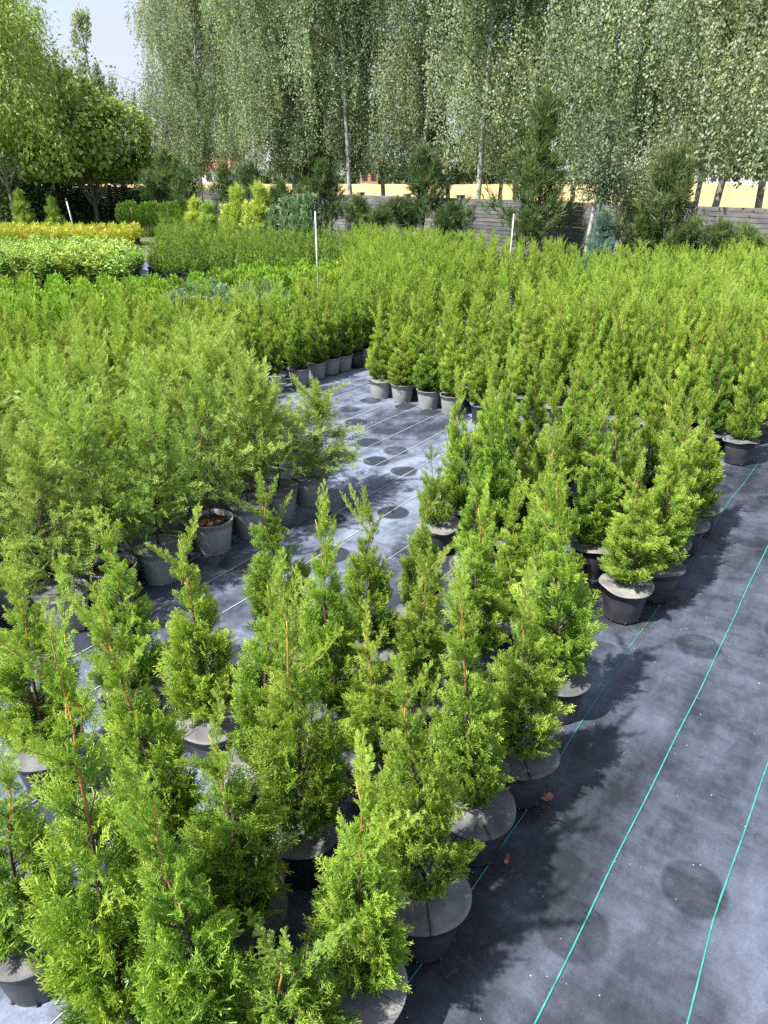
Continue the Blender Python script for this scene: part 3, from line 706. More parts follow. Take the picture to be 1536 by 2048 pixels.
for t_ in keep[:LIM]: jmins.setdefault((t_[4], t_[5]), []).append(t_[6])
for n, (d, X, Y, hf, bed, k, j) in enumerate(keep[:LIM]):
    lab, grp = bed_label(bed, k, j - min(jmins[(bed, k)]) if bed == 'D' else j)
    near = d < 7.6
    v = MID[int(rc.integers(4))] if near else FAR[int(rc.integers(4))]
    edge = (j == 0) or (k == 0)
    pm = (POT_G if (bed == 'M' and edge) else POT_B) if near else POT_FARB
    potted('potted_thuja', X, Y, v, pm, 'disc' if edge or bed == 'D' else None, hf, lab, 'thuja', grp, r=rc, xy=float(rc.uniform(.98, 1.14)), stem=near)

# beyond that count: one mass, points with crowns standing on them
def scatter(name, pts, meshes_objs, label, cat):
    """pts rows: x y z rot scale; crowns are instanced on real positions by geometry nodes"""
    P = np.array([p[:3] for p in pts]); me = bpy.data.meshes.new(name)
    me.vertices.add(len(P)); me.vertices.foreach_set('co', P.astype(np.float32).ravel())
    a = me.attributes.new('turn', 'FLOAT', 'POINT'); a.data.foreach_set('value', np.array([p[3] for p in pts], dtype=np.float32))
    a = me.attributes.new('size', 'FLOAT', 'POINT'); a.data.foreach_set('value', np.array([p[4] for p in pts], dtype=np.float32))
    me.update(); ob = link(name, me)
    ng = bpy.data.node_groups.new(name, 'GeometryNodeTree')
    ng.interface.new_socket('Geometry', in_out='INPUT', socket_type='NodeSocketGeometry')
    ng.interface.new_socket('Geometry', in_out='OUTPUT', socket_type='NodeSocketGeometry')
    gi = ng.nodes.new('NodeGroupInput'); go = ng.nodes.new('NodeGroupOutput')
    jn = ng.nodes.new('GeometryNodeJoinGeometry')
    for mo in meshes_objs:
        oi = ng.nodes.new('GeometryNodeObjectInfo'); oi.inputs['Object'].default_value = mo; oi.inputs['As Instance'].default_value = True
        oi.transform_space = 'ORIGINAL'; ng.links.new(oi.outputs['Geometry'], jn.inputs[0])
    ip = ng.nodes.new('GeometryNodeInstanceOnPoints'); ip.inputs['Pick Instance'].default_value = True
    at = ng.nodes.new('GeometryNodeInputNamedAttribute'); at.data_type = 'FLOAT'; at.inputs['Name'].default_value = 'turn'
    as_ = ng.nodes.new('GeometryNodeInputNamedAttribute'); as_.data_type = 'FLOAT'; as_.inputs['Name'].default_value = 'size'
    cx = ng.nodes.new('ShaderNodeCombineXYZ'); ng.links.new(at.outputs['Attribute'], cx.inputs[2])
    ng.links.new(gi.outputs[0], ip.inputs['Points']); ng.links.new(jn.outputs[0], ip.inputs['Instance'])
    ng.links.new(cx.outputs[0], ip.inputs['Rotation']); ng.links.new(as_.outputs['Attribute'], ip.inputs['Scale'])
    ng.links.new(ip.outputs[0], go.inputs[0])
    md = ob.modifiers.new('scatter', 'NODES'); md.node_group = ng
    return tag(ob, label, cat, None, 'stuff')
def first_crown(mesh):
    for o_ in bpy.data.objects:
        if o_.data is mesh: return o_
rest = [(X, Y, .16, float(rc.uniform(0, 6.28)), hf / .75 * float(rc.uniform(.96, 1.1))) for (d, X, Y, hf, bed, k, j) in keep[LIM:]]
scatter('thuja_bed', rest, [first_crown(v.fol) for v in FAR], 'mass of bright green thujas filling the beds back to the fence', 'thujas')

# dark block of smaller thujas further left: its nearest row single, the rest one mass
hp = []
for k in range(80):
    for j in range(80):
        u = 8.6 + k * .34; v = 8.4 + j * .34 + .17 * (k % 2); X, Y = XY(u, v); X += rc.normal(0, .02); Y += rc.normal(0, .02)
        if inside(X, Y, H_POLY) and Y < fence_Y(X) - 1.6 and in_view(X, Y, .7): hp.append((X, Y))
hp.sort(key=lambda p: p[1])
first_dark = None
nd = 0
for (X, Y) in hp[:230]:
    potted('young_thuja', X, Y, DARK[int(rc.integers(4))], POT_FARB, None, float(rc.uniform(.46, .66)), 'small dark green thuja in the far left block' if nd > 14 else 'small dark green thuja in the nearest row of the far left block', 'thuja',
           'thujas of the far left block' if nd > 14 else 'nearest row of the far left block', r=rc, stem=False, xy=1.05); nd += 1
scatter('young_thuja_block', [(X, Y, .15, float(rc.uniform(0, 6.28)), float(rc.uniform(.66, .95))) for X, Y in hp[230:]], [first_crown(v.fol) for v in DARK],
        'mass of small dark green thujas in rows at the back of the far left block', 'thujas')

# ------------------------------------------------------------------ other potted kinds on the left
def globe_geo(seed, R, hgt, n, m, name, blades=False):
    r = np.random.default_rng(seed); g = Geo()
    ph = r.uniform(0, 6.28, n); ct = r.uniform(-.1, 1, n); sr = np.sqrt(1 - ct ** 2)
    out = np.stack([sr * np.cos(ph), sr * np.sin(ph), ct], -1)
    lump = 1 + .10 * np.sin(3 * ph + seed) * sr + .07 * np.sin(5 * ct * 3 + ph * 2)
    pos = out * np.array([R, R, hgt]) * (r.uniform(.62, .92, n) * lump)[:, None]; pos[:, 2] += hgt * .15
    d = out + np.array([0, 0, .5]) + r.normal(0, .3, (n, 3))
    place(g, T_LOW, pos, d, r.normal(0, 1, (n, 3)), r.uniform(.07, .11, n), .25 + .35 * np.clip(ct, 0, 1) + r.normal(0, .08, n), .35, r)  # tint rises from a darker base to a lighter top
    return g.mesh(name, [m])
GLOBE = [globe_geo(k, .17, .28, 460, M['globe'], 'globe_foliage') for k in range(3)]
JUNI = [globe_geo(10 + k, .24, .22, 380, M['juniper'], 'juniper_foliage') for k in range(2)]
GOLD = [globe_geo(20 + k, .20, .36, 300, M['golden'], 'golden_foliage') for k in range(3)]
def bush(name, meshes, X, Y, z, label, cat, group, s=1.0, pot=True):
    R_ = root(name, (X, Y, .003), label, cat, group, float(rc.uniform(0, 6.28)))
    if pot: link('pot', POT_FARB, R_)
    k = int(rc.integers(len(meshes)))
    link('foliage', meshes[k], R_, (0, 0, z), (0, 0, 0), (s, s, s * float(rc.uniform(.9, 1.12))))
    return R_
for k in range(14):                                                   # bright globes, right group
    for j in range(6):
        X = -3.35 + k * .40 + .2 * (j % 2) + rc.normal(0, .03); Y = 12.0 + j * .42 + .12 * (X + 3) + rc.normal(0, .03)
        if X > -.72 or X < -3.6 + (Y - 12) * .55: continue
        bush('globe_thuja', GLOBE, X, Y, .15, 'bright green clipped globe thuja in the low bed left of the steel pole', 'thuja', 'globe thujas near the pole')
for k in range(12):                                                   # bright globes, left group
    for j in range(6):
        X = -6.4 + k * .41 + .2 * (j % 2) + rc.normal(0, .03); Y = 10.0 + j * .42 + rc.normal(0, .03)
        if X > -2.9 - (Y - 10) * .35: continue
        bush('globe_thuja', GLOBE, X, Y, .15, 'bright green clipped globe thuja in the low bed at the left, below leafy shrubs', 'thuja', 'globe thujas at the left edge')
for k in range(7):                                                    # blue green low junipers between
    for j in range(4):
        X = -3.9 + k * .42 + .2 * (j % 2) + rc.normal(0, .03); Y = 10.9 + j * .45 + rc.normal(0, .03)
        if X < -3.6 + (Y - 10.9) * -.2 or X > -1.6: continue
        bush('low_juniper', JUNI, X, Y, .13, 'low blue green juniper between the two groups of bright globes', 'juniper', 'low junipers between the globes')
for k in range(34):                                                   # golden strip
    for j in range(7):
        X = -14.0 + k * .36 + .18 * (j % 2) + rc.normal(0, .04); Y = 22.2 + j * .5 + rc.normal(0, .04)
        if X > -6.9 - (Y - 21) * .30 or not in_view(X, Y, .4): continue
        bush('golden_conifer', GOLD, X, Y, .14, 'golden yellow dwarf conifer in the yellow strip on the left', 'conifer', 'golden conifers of the yellow strip')

def broad_geo(seed, H=.62, R=.28, shoots=24):
    """upright shrub with whorls of long folded leaves"""
    r = np.random.default_rng(seed); g = Geo(); A = []; D = []; L_ = []; T = []; st = Geo()
    for k in range(shoots):
        a = r.uniform(0, 6.28); q_ = R * math.sqrt(r.uniform(0, 1)); hh = H * r.uniform(.72, 1.1) * (1 - .25 * (q_ / R) ** 2)
        top = np.array([q_ * math.cos(a), q_ * math.sin(a), hh]); b = top * np.array([.2, .2, 0])
        st.tube([b, (b + top) / 2, top], .004, 3, .3, cap=False)
        n = 22
        for i_ in range(n):
            f = .25 + .75 * i_ / n; p = b + (top - b) * f; aa = i_ * 2.4 + k; e = r.uniform(.1, .7) + .8 * (f > .92)
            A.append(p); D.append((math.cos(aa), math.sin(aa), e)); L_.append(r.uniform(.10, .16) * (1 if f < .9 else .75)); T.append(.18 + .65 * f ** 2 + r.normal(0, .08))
    leaf = [leaf_template(.34)]
    A = np.array(A); D = np.array(D)
    place(g, leaf, A, D, np.tile([0, 0, 1.0], (len(A), 1)) + r.normal(0, .3, A.shape), np.array(L_), np.array(T), .1, r)
    return g.mesh('broad_foliage', [M['broad']]), st.mesh('broad_stems', [M['darkbark']])
def leaf_template(w=.5, fold=.12, droop=.15):
    V = np.array([(0, 0, 0), (.35, w / 2, fold), (.35, 0, .0), (.35, -w / 2, fold), (.75, w * .38, fold * .6 - droop * .4), (.75, 0, -droop * .4), (.75, -w * .38, fold * .6 - droop * .4), (1, 0, -droop)])
    Q = np.array([(0, 2, 1, 1), (0, 3, 2, 2), (1, 2, 5, 4), (2, 3, 6, 5), (4, 5, 7, 7), (5, 6, 7, 7)])
    V = np.array([(0, 0, 0), (.4, w / 2, fold), (1, 0, -droop), (.4, -w / 2, fold), (.45, 0, 0)])
    Q = np.array([(0, 4, 2, 1), (0, 3, 2, 4)])
    return V, Q, np.array([0, .5, 1, .5, .5])
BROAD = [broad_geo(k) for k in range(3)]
for k in range(12):
    for j in range(8):
        X = -9.4 + k * .46 + .2 * (j % 2) + rc.normal(0, .04); Y = 13.7 + j * .46 + rc.normal(0, .04)
        if X > -4.65 - (Y - 13.9) * .30 or not in_view(X, Y, .6): continue
        R_ = root('leafy_shrub', (X, Y, .003), 'pale green broad leaved shrub, ' + ORD[k] + ' along the front of the leafy block on the left' if j == 0 else 'pale green broad leaved shrub inside the leafy block on the left', 'shrub',
                  'front row of the leafy block' if j == 0 else 'shrubs inside the leafy block', float(rc.uniform(0, 6.28)))
        b_, s_ = BROAD[int(rc.integers(3))]; sc_ = float(rc.uniform(.88, 1.12))
        link('pot', POT_FARB, R_); link('foliage', b_, R_, (0, 0, .1), scale=(sc_,) * 3); link('stems', s_, R_, (0, 0, .1), scale=(sc_,) * 3)

# ------------------------------------------------------------------ trees
def quad_leaf(w=.75):
    V = np.array([(0, 0, 0), (.45, w / 2, .06), (1, 0, -.05), (.45, -w / 2, .06)]); return V, np.array([(0, 3, 2, 1)]), np.array([0, .3, .6, .3])
def lobed_leaf():
    a = np.linspace(-2.2, 2.2, 6); V = [(0, 0, 0)] + [(.5 + .5 * math.cos(x) * (1 if i_ % 2 else .8), .5 * math.sin(x), -.06 * abs(math.sin(x))) for i_, x in enumerate(a)]
    return np.array(V), np.array([(0, 1, 2, 3), (0, 3, 4, 5)]), np.full(7, .3)
LEAF_B = [quad_leaf(.8), quad_leaf(.65)]; LEAF_M = [leaf_template(.95, .08, .2)]; LEAF_A = [leaf_template(.36, .08, .35)]

def limb(g, p0, d, ln, r0, rr, n=5, up=.15, wig=.12):
    pts = [np.array(p0, dtype=float)]; d = np.array(d, dtype=float); d /= np.linalg.norm(d)
    for k in range(n):
        d = d + rr.normal(0, wig, 3) + np.array([0, 0, up]) / n; d /= np.linalg.norm(d); pts.append(pts[-1] + d * ln / n)
    g.tube(pts, np.linspace(r0, r0 * .25, n + 1), 6, cap=False); return np.array(pts)

def make_birch(seed, H=11.0, base=2.5, R=2.1, strands=620, leafn=42, leaf=.068, trunk_r=.08, name='birch', m='birch', stems=1, lean=0.0, droop=(.7, 2.0)):
    r = np.random.default_rng(seed); tr = Geo(); g = Geo(); tips = []
    for s_ in range(stems):
        ang = r.uniform(0, 6.28); ln_ = lean + (.10 if stems > 1 else 0)
        pts = [np.array([.15 * s_, 0, -.1])]; d = np.array([math.cos(ang) * ln_ if stems > 1 else ln_, math.sin(ang) * ln_ if stems > 1 else 0, 1.0])
        for k in range(12):
            d = d + r.normal(0, .03, 3) * np.array([1, 1, 0]); d = d / np.linalg.norm(d); pts.append(pts[-1] + d * (H + .1) / 12)
        pts = np.array(pts); tr.tube(pts if H > 4 else pts[:10], np.linspace(trunk_r, .02, 13) if H > 4 else np.linspace(trunk_r, .02, 10), 9, 1.0)
        hz = np.linspace(0, 1, 13)
        for k in range(46 // stems):
            t = r.uniform(base / H * .9, .97); p = np.array([np.interp(t, hz, pts[:, i_]) for i_ in range(3)])
            a = r.uniform(0, 6.28); rad = R * np.interp(t, [0, base / H, .35, .6, 1], [.4, .65, 1, .9, .15]) * r.uniform(.6, 1.1)
            lp = limb(tr, p, (math.cos(a), math.sin(a), .9), rad * 1.25, .022 * (1.2 - t), r, 5, -.5, .10)
            for f in np.linspace(.3, 1, 14): tips.append([np.interp(f, np.linspace(0, 1, len(lp)), lp[:, i_]) for i_ in range(3)])
    for k in range(60):
            t = r.uniform(base / H, .97); a = r.uniform(0, 6.28); tips.append(np.array([np.interp(t, hz, pts[:, i_]) for i_ in range(3)]) + np.array([math.cos(a), math.sin(a), 0]) * r.uniform(.15, .5))
    tips = np.array(tips); cl = r.choice(len(tips), min(len(tips), 170), replace=False)
    idx = cl[r.integers(0, len(cl), strands)]; P0 = tips[idx] + r.normal(0, .24, (strands, 3)) * (R / 2.1)
    Ln = r.uniform(droop[0], droop[1], strands); Ln = np.minimum(Ln, np.maximum(P0[:, 2] - base * .82, .25))
    drift = r.normal(0, .10, (strands, 3)); drift[:, 2] = -1
    st = r.normal(0, .17, strands) + .12 * np.sin(P0[:, 2] * 1.7 + P0[:, 0] * 1.3)  # light and dark clumps of the crown painted into the strand tint
    f = r.uniform(0, 1, (strands, leafn))
    pos = P0[:, None] + drift[:, None] * (Ln[:, None] * f)[..., None] + r.normal(0, .055, (strands, leafn, 3))
    d = np.array([0, 0, -.8]) + r.normal(0, .6, (strands * leafn, 3)); pos = pos.reshape(-1, 3)
    nn = r.normal(0, .55, d.shape) + np.repeat(r.normal(0, .7, (strands, 3)), leafn, 0) + np.array([-.3, -.4, .35])
    place(g, LEAF_B, pos, d, nn, r.uniform(.7, 1.2, len(pos)) * leaf, .35 + np.repeat(st, leafn) + r.normal(0, .14, len(pos)), .2, r)
    return g.mesh(name + '_crown', [M[m]]), tr.mesh(name + '_trunk', [M['birchbark']], True)
BIRCH = [make_birch(1, 11, 2.6, 2.2, strands=1250), make_birch(2, 12, 3.0, 2.0, m='birch', strands=1250), make_birch(3, 10.5, 2.3, 2.3, m='birch_b', strands=1250), make_birch(4, 11.5, 3.2, 1.9, m='birch_b', strands=1150)]
SMALLB = [make_birch(9, 3.2, 1.9, .62, strands=170, leafn=34, leaf=.05, trunk_r=.06, m='birch', droop=(.3, .9))]

def tree(name, pair, X, Y, label, cat, group=None, s=1.0, rz=0.0, tilt=0.0, z=0.0):
    R_ = root(name, (X, Y, z), label, cat, group, rz)
    link('crown', pair[0], R_, rot=(0, tilt, 0), scale=(s, s, s)); link('trunk', pair[1], R_, rot=(0, tilt, 0), scale=(s, s, s)); return R_
def px_at(x, dist_behind):
    """point on the sight line of column x, dist_behind beyond the fence (negative: in front)"""
    r_ = (x - 768) / 1572.0; Y = (21.14 + dist_behind * 1.5) / (1 + 1.24 * r_); return r_ * Y, Y
birches = [ # column, metres beyond fence, variant, scale, turn, tilt, label
 (335, 3.0, 0, 1.05, .3, 0, 'weeping birch at the left end of the birch row, beside the open sky'),
 (400, 1.6, 2, 1.0, 1.9, 0, 'dense weeping birch in front of the red roofed house'),
 (455, 4.2, 1, 1.05, 4.0, 0, 'birch just right of the distant red roofed house'),
 (515, 2.2, 3, 1.05, 2.2, 0, 'birch above the blue green feathery junipers'),
 (562, 1.4, 0, 1.0, 5.2, .02, 'birch with a dark thin trunk left of the tall steel pole'),
 (594, .9, 1, .95, .8, -.10, 'birch with a pale trunk leaning left behind the tall steel pole'),
 (655, 3.4, 2, 1.05, 3.1, 0, 'birch behind the fence right of the tall steel pole'),
 (705, 1.5, 3, 1.0, 1.2, 0, 'birch in front of the distant brick red building'),
 (770, 3.0, 0, 1.0, 2.7, 0, 'birch in the middle of the picture above the fence post'),
 (842, 1.6, 1, .98, 5.6, 0, 'birch behind the bushy pine in the middle'),
 (905, 4.0, 2, 1.0, .2, 0, 'birch set back beside the small green meadow'),
 (952, 1.2, 3, 1.0, 4.4, .02, 'dark trunked birch right of the green meadow'),
 (1036, 2.6, 0, 1.0, 1.5, 0, 'birch behind the tall young pine, left of the sky gap'),
 (1150, 4.5, 1, .95, 3.6, 0, 'birch set back right of the sky gap'),
 (1235, 2.4, 2, 1.0, 2.0, .05, 'birch above the two leaning trunks on the right'),
 (1340, 2.0, 3, 1.0, .9, .06, 'birch behind the large pine on the right'),
 (1432, 1.2, 0, .95, 4.9, .05, 'large leaved birch with a pale leaning trunk near the right edge'),
 (1530, 2.6, 1, 1.0, 2.9, 0, 'birch cut by the right edge of the picture'),
]
GBR = 'birches behind the fence'
for (x, db, vi, s, rz, ti, lab) in birches:
    X, Y = px_at(x, db); tree('birch_tree', BIRCH[vi], X, Y, lab, 'birch', GBR, s, rz, ti)
back_b = [(370, 10), (490, 9), (620, 9), (850, 9), (1000, 8.5), (1215, 8), (1400, 8)]
for k, (x, db) in enumerate(back_b):
    X, Y = px_at(x, db); tree('birch_tree', BIRCH[k % 4], X, Y, 'birch of the rear row seen only through the crowns in front', 'birch', 'rear row of birches', 1.0, k * 1.3)
# weeping small birches in front of and at the fence
for (x, db, s, ti, lab) in [(1184, -1.6, 1.0, .03, 'small weeping birch in front of the fence with a speckled upright trunk'),
                            (1214, -.9, .85, .30, 'small weeping birch with a dark trunk leaning right in front of the fence'),
                            (1272, -.7, 1.0, .24, 'young birch with a pale trunk leaning right beside the large pine')]:
    X, Y = px_at(x, db); tree('weeping_birch', SMALLB[0], X, Y, lab, 'birch', None, s, 0, ti)

def make_round(seed, R, Hc, zc, n_cl, per, leaf, templ, m, name, bark, forks=5, fork_z=1.0, droop=0.0, csize=.22, trunk_r=.09, asp=1.0, trunk_h=None):
    """broad crown of leaf clusters on forked limbs"""
    r = np.random.default_rng(seed); tr = Geo(); g = Geo()
    tr.tube([(0, 0, -.1), (.02, 0, fork_z * .5), (0, .02, fork_z)], [trunk_r * 1.2, trunk_r, trunk_r * .9], 9)
    for k in range(forks):
        a = k * 6.28 / forks + r.uniform(-.3, .3); limb(tr, (0, 0, fork_z - .05), (math.cos(a) * .55, math.sin(a) * .55, 1), (zc - fork_z) * 1.25, trunk_r * .5, r, 6, .1, .08)
    c = r.normal(0, 1, (n_cl, 3)); c /= np.linalg.norm(c, axis=1, keepdims=True); c *= (r.uniform(.25, 1, (n_cl, 1)) ** .45)
    low = c[:, 2] < -.55; c[low, 2] *= .6
    lump = 1 + .24 * np.sin(c[:, 0] * 5 + seed) * np.sin(c[:, 2] * 4 + 1) + r.normal(0, .09, n_cl)
    C = c * np.array([R, R * asp, Hc]) * lump[:, None] + np.array([0, 0, zc])
    ct = r.normal(0, .13, n_cl)
    pos = C[:, None] + r.normal(0, csize, (n_cl, per, 3)) * np.array([1, 1, .7]); outd = np.repeat(c, per, 0)
    pos = pos.reshape(-1, 3)
    d = outd * .8 + r.normal(0, .6, pos.shape) + np.array([0, 0, -droop])
    nn = outd * .6 + np.array([0, 0, .9]) + r.normal(0, .45, pos.shape)
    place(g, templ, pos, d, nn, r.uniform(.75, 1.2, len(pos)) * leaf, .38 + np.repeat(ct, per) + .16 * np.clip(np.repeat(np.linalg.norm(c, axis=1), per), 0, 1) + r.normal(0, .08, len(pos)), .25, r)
    return g.mesh(name + '_crown', [M[m]]), tr.mesh(name + '_trunk', [M[bark]], True)
# the rounded maple with forked pale trunk at the left
X, Y = at_depth(218, 440, 34.0)[0], 34.0
X = (215 - 768) / 1572 * 34.0
maple = make_round(31, 2.85, 2.05, 3.25, 560, 26, .20, LEAF_M, 'maple', 'maple', 'greybark', forks=6, fork_z=.75, csize=.24, trunk_r=.11)
tree('maple_tree', maple, X - .75, Y, 'rounded dark green maple with a pale forked trunk on the left', 'maple')
ash = make_round(32, 2.9, 4.4, 5.6, 520, 30, .22, LEAF_A, 'ash', 'ash', 'greybark', forks=5, fork_z=1.5, droop=.5, csize=.34)
tree('ash_tree', ash, -14.9, 31.0, 'tall light green tree with drooping leaves at the left edge', 'tree')
tree('ash_tree', (ash[0], ash[1]), -18.2, 34.0, 'light green drooping tree almost outside the left edge, behind the first one', 'tree', None, 1.15, 2.0)
fill_t = make_round(33, 2.0, 2.6, 4.2, 260, 26, .17, LEAF_M, 'ash', 'lime', 'greybark', csize=.28)
tree('lime_tree', fill_t, (165 - 768) / 1572 * 39, 39, 'yellow green bushy tree rising behind the maple', 'tree', None, 1.0)
dark_t = make_round(34, 2.2, 2.6, 4.4, 240, 26, .15, LEAF_M, 'birch_b', 'alder', 'darkbark', csize=.3)
tree('alder_tree', dark_t, (135 - 768) / 1572 * 44, 44, 'dark bluish tree far behind, between the drooping tree and the maple', 'tree')
spiky = make_birch(41, 8.9, 2.0, 1.25, strands=300, leafn=22, leaf=.10, name='spindly', m='birch_b', droop=(.3, .7))
tree('spindly_tree', spiky, (228 - 768) / 1572 * 38, 38.0, 'thin upright tree with a spiky top against the sky', 'tree')
tree('birch_tree', BIRCH[2], -16.6, 37.0, 'grey green weeping birch drooping from the top left corner', 'birch', GBR, 1.0, 1.0)

# pines
def tuft_template(r, n=15, L=1.0, w=.05):
    A = []; B = []; 
    for k in range(n):
        a = r.uniform(0, 6.28); e = r.uniform(.25, 1.0); d = np.array([1.0 * (1.2 - e * .5), math.cos(a) * e, math.sin(a) * e]); d /= np.linalg.norm(d)
        s = r.uniform(0, .5); A.append((s, 0, 0)); B.append(np.array([s, 0, 0]) + d * L * r.uniform(.5, .8))
    A = np.array(A, dtype=float); B = np.array(B); V, Q = ribbons(A, B, np.full(n, w), np.full(n, w * .35), r.normal(0, 1, (n, 3)))
    return V, Q, np.tile([0, 0, .5, .5], n)
TUFT = [tuft_template(rt) for _ in range(4)]
def make_pine(seed, H, R, z0, whorls, per_br=11, tuft=.2, bare=0.0, name='pine', m='pine', dense=1.0, asym=0.3):
    r = np.random.default_rng(seed); tr = Geo(); g = Geo(); A = []; D = []; T = []
    pts = [np.array([0, 0, -.1])]; 
    for k in range(6): pts.append(pts[-1] + np.array([r.normal(0, .03), r.normal(0, .03), (H + .1) / 6]))
    pts = np.array(pts); tr.tube(pts, np.linspace(.035 + H * .012, .008, 7), 8)
    for w_ in range(whorls):
        t = z0 / H + (1 - z0 / H) * (w_ + .2 * r.uniform()) / whorls
        p = np.array([np.interp(t, np.linspace(0, 1, 7), pts[:, i_]) for i_ in range(3)])
        nb = int(r.integers(4, 7)); a0 = r.uniform(0, 6.28)
        for b in range(nb):
            a = a0 + b * 6.28 / nb + r.normal(0, .2); rad = R * (1.03 - ((t - z0 / H) / (1 - z0 / H)) ** 1.1) * r.uniform(.55, 1.15) * (1 + asym * math.sin(a + seed))
            lp = limb(tr, p, (math.cos(a), math.sin(a), .35 + .6 * t), max(rad, .12), .014, r, 4, .35, .1)
            n = int(per_br * dense * (.5 + rad / R))
            for i_ in range(n):
                f = r.uniform(.3, 1); q_ = np.array([np.interp(f, np.linspace(0, 1, 5), lp[:, c_]) for c_ in range(3)]) + r.normal(0, .07 * R / .9, 3)
                dd = (lp[-1] - lp[0]); dd = dd / np.linalg.norm(dd) * .7 + r.normal(0, .4, 3) + np.array([0, 0, .65])
                A.append(q_); D.append(dd); T.append(.25 + .3 * f + r.normal(0, .1))
    for k in range(5): A.append(pts[-1] + r.normal(0, .03, 3)); D.append(np.array([r.normal(0, .3), r.normal(0, .3), 1])); T.append(.6)
    A = np.array(A); D = np.array(D)
    place(g, TUFT, A, D, r.normal(0, 1, A.shape), r.uniform(.8, 1.25, len(A)) * tuft, np.array(T), .3, r)
    return g.mesh(name + '_crown', [M[m]]), tr.mesh(name + '_trunk', [M['darkbark']], True)
PTALL = make_pine(51, 3.4, .95, .85, 9, 12, .27)
PMID = make_pine(52, 2.3, 1.0, .7, 6, 14, .25, asym=.5)
PLOW = make_pine(53, 1.55, .62, .85, 5, 14, .22, asym=.6)
PLOW2 = make_pine(54, 1.6, .66, .85, 5, 14, .22, asym=.6)
GP = 'pines planted along the fence'
pines = [ # column, beyond fence, mesh, scale, label
 (848, -.9, PMID, 1.05, 'bushy pine rising above the fence in the middle, left of the green meadow'),
 (1082, -1.0, PTALL, .98, 'tall young pine with upright shoots reaching into the birches right of centre'),
 (1345, -1.2, PMID, .98, 'large pine with a reddish twig star on top, right side in front of the wheat'),
 (808, -1.1, PLOW, 1.0, 'low spreading pine with a dark gnarled trunk, under the bushy middle pine'),
 (905, -1.2, PLOW2, .95, 'low flat pine left of the thin steel pole'),
 (1065, -1.6, PLOW2, .92, 'low pine directly right of the thin steel pole'),
 (1300, -1.5, PLOW2, .9, 'low pine spreading at the left foot of the large right pine'),
 (1395, -1.3, PLOW, .9, 'low pine at the right foot of the large right pine'),
 (1465, -1.3, PLOW2, .85, 'low pine second from the right edge'),
 (1530, -1.2, PLOW, .85, 'low pine cut by the right edge'),
 (715, -1.3, PLOW2, 1.0, 'dark low pine right of the tall steel pole'),
 (760, -1.0, PLOW, .9, 'small low pine next to the fence post in the middle'),
 (650, -1.2, PMID, .95, 'pine behind the tall steel pole with flat layered branches'),
 (634, 1.2, PTALL, 1.15, 'tall dark pine beyond the fence, its tip above the tall steel pole'),
 (370, -1.6, PMID, .9, 'dark pine left of the red roofed house'),
 (335, -1.8, PMID, 1.15, 'dark pine right of the maple crown'),
 (452, -1.4, PMID, .95, 'dark pine behind the pale yellow green shrubs'),
 (500, -1.2, PMID, .95, 'dark pine left of the blue green feathery junipers'),
 (310, -2.2, PLOW, 1.4, 'dark low pine at the right foot of the maple'),
 (560, -1.0, PLOW2, 1.2, 'low dark pine behind the blue green feathery junipers'),
]
for k, (x, db, pr_, s, lab) in enumerate(pines):
    X, Y = px_at(x, db); tree('pine_tree', pr_, X, Y, lab, 'pine', GP, s * (.86 if pr_ in (PLOW, PLOW2) else 1), k * 1.7)
tree('pine_tree', PTALL, (243 - 768) / 1572 * 40, 40, 'tall pale green pine beyond the maple, right of the spindly tree', 'pine', GP, 1.55, .5)
SPR = make_pine(60, 1.35, .55, .1, 9, 22, .13, name='spruce', m='spruce', asym=0)
X, Y = px_at(1222, -2.0); tree('blue_spruce', SPR, X, Y, 'small silvery blue spruce at the foot of the leaning birch', 'spruce')

# shrubs and small plants in front of the left part of the fence
def make_feather(seed, H, R, n, m, name, tuft=.3):
    r = np.random.default_rng(seed); g = Geo(); st = Geo()
    ph = r.uniform(0, 6.28, n); t = r.uniform(0, 1, n); q_ = R * np.sqrt(r.uniform(0, 1, n)) * (1 - t * .75)
    pos = np.stack([q_ * np.cos(ph), q_ * np.sin(ph), t * H], -1)
    d = np.stack([np.cos(ph) * .35, np.sin(ph) * .35, np.ones(n)], -1) + r.normal(0, .15, (n, 3))
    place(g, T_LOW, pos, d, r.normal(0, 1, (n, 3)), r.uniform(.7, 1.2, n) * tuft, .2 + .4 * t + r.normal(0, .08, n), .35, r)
    st.tube([(0, 0, -.05), (0, 0, H * .8)], [.02, .008], 6)
    return g.mesh(name + '_crown', [M[m]]), st.mesh(name + '_trunk', [M['darkbark']], True)
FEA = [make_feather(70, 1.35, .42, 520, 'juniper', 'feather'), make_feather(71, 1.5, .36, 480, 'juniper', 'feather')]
for k, (x, s, lab) in enumerate([(545, .95, 'leftmost of the blue green feathery junipers'), (572, 1.05, 'blue green feathery juniper, second from the left of its clump'), (598, 1.15, 'tallest blue green feathery juniper in the middle of the clump'), (618, 1.1, 'blue green feathery juniper nearest the tall steel pole')]):
    X, Y = px_at(x, -2.4); tree('feathery_juniper', FEA[k % 2], X, Y, lab, 'juniper', 'feathery junipers by the fence', s * .82, k)
PAL = [make_pine(80, 1.5, .55, .15, 9, 15, .2, name='pale', m='pale', asym=0.1), make_feather(81, 1.5, .45, 300, 'pale', 'pale', .25)]
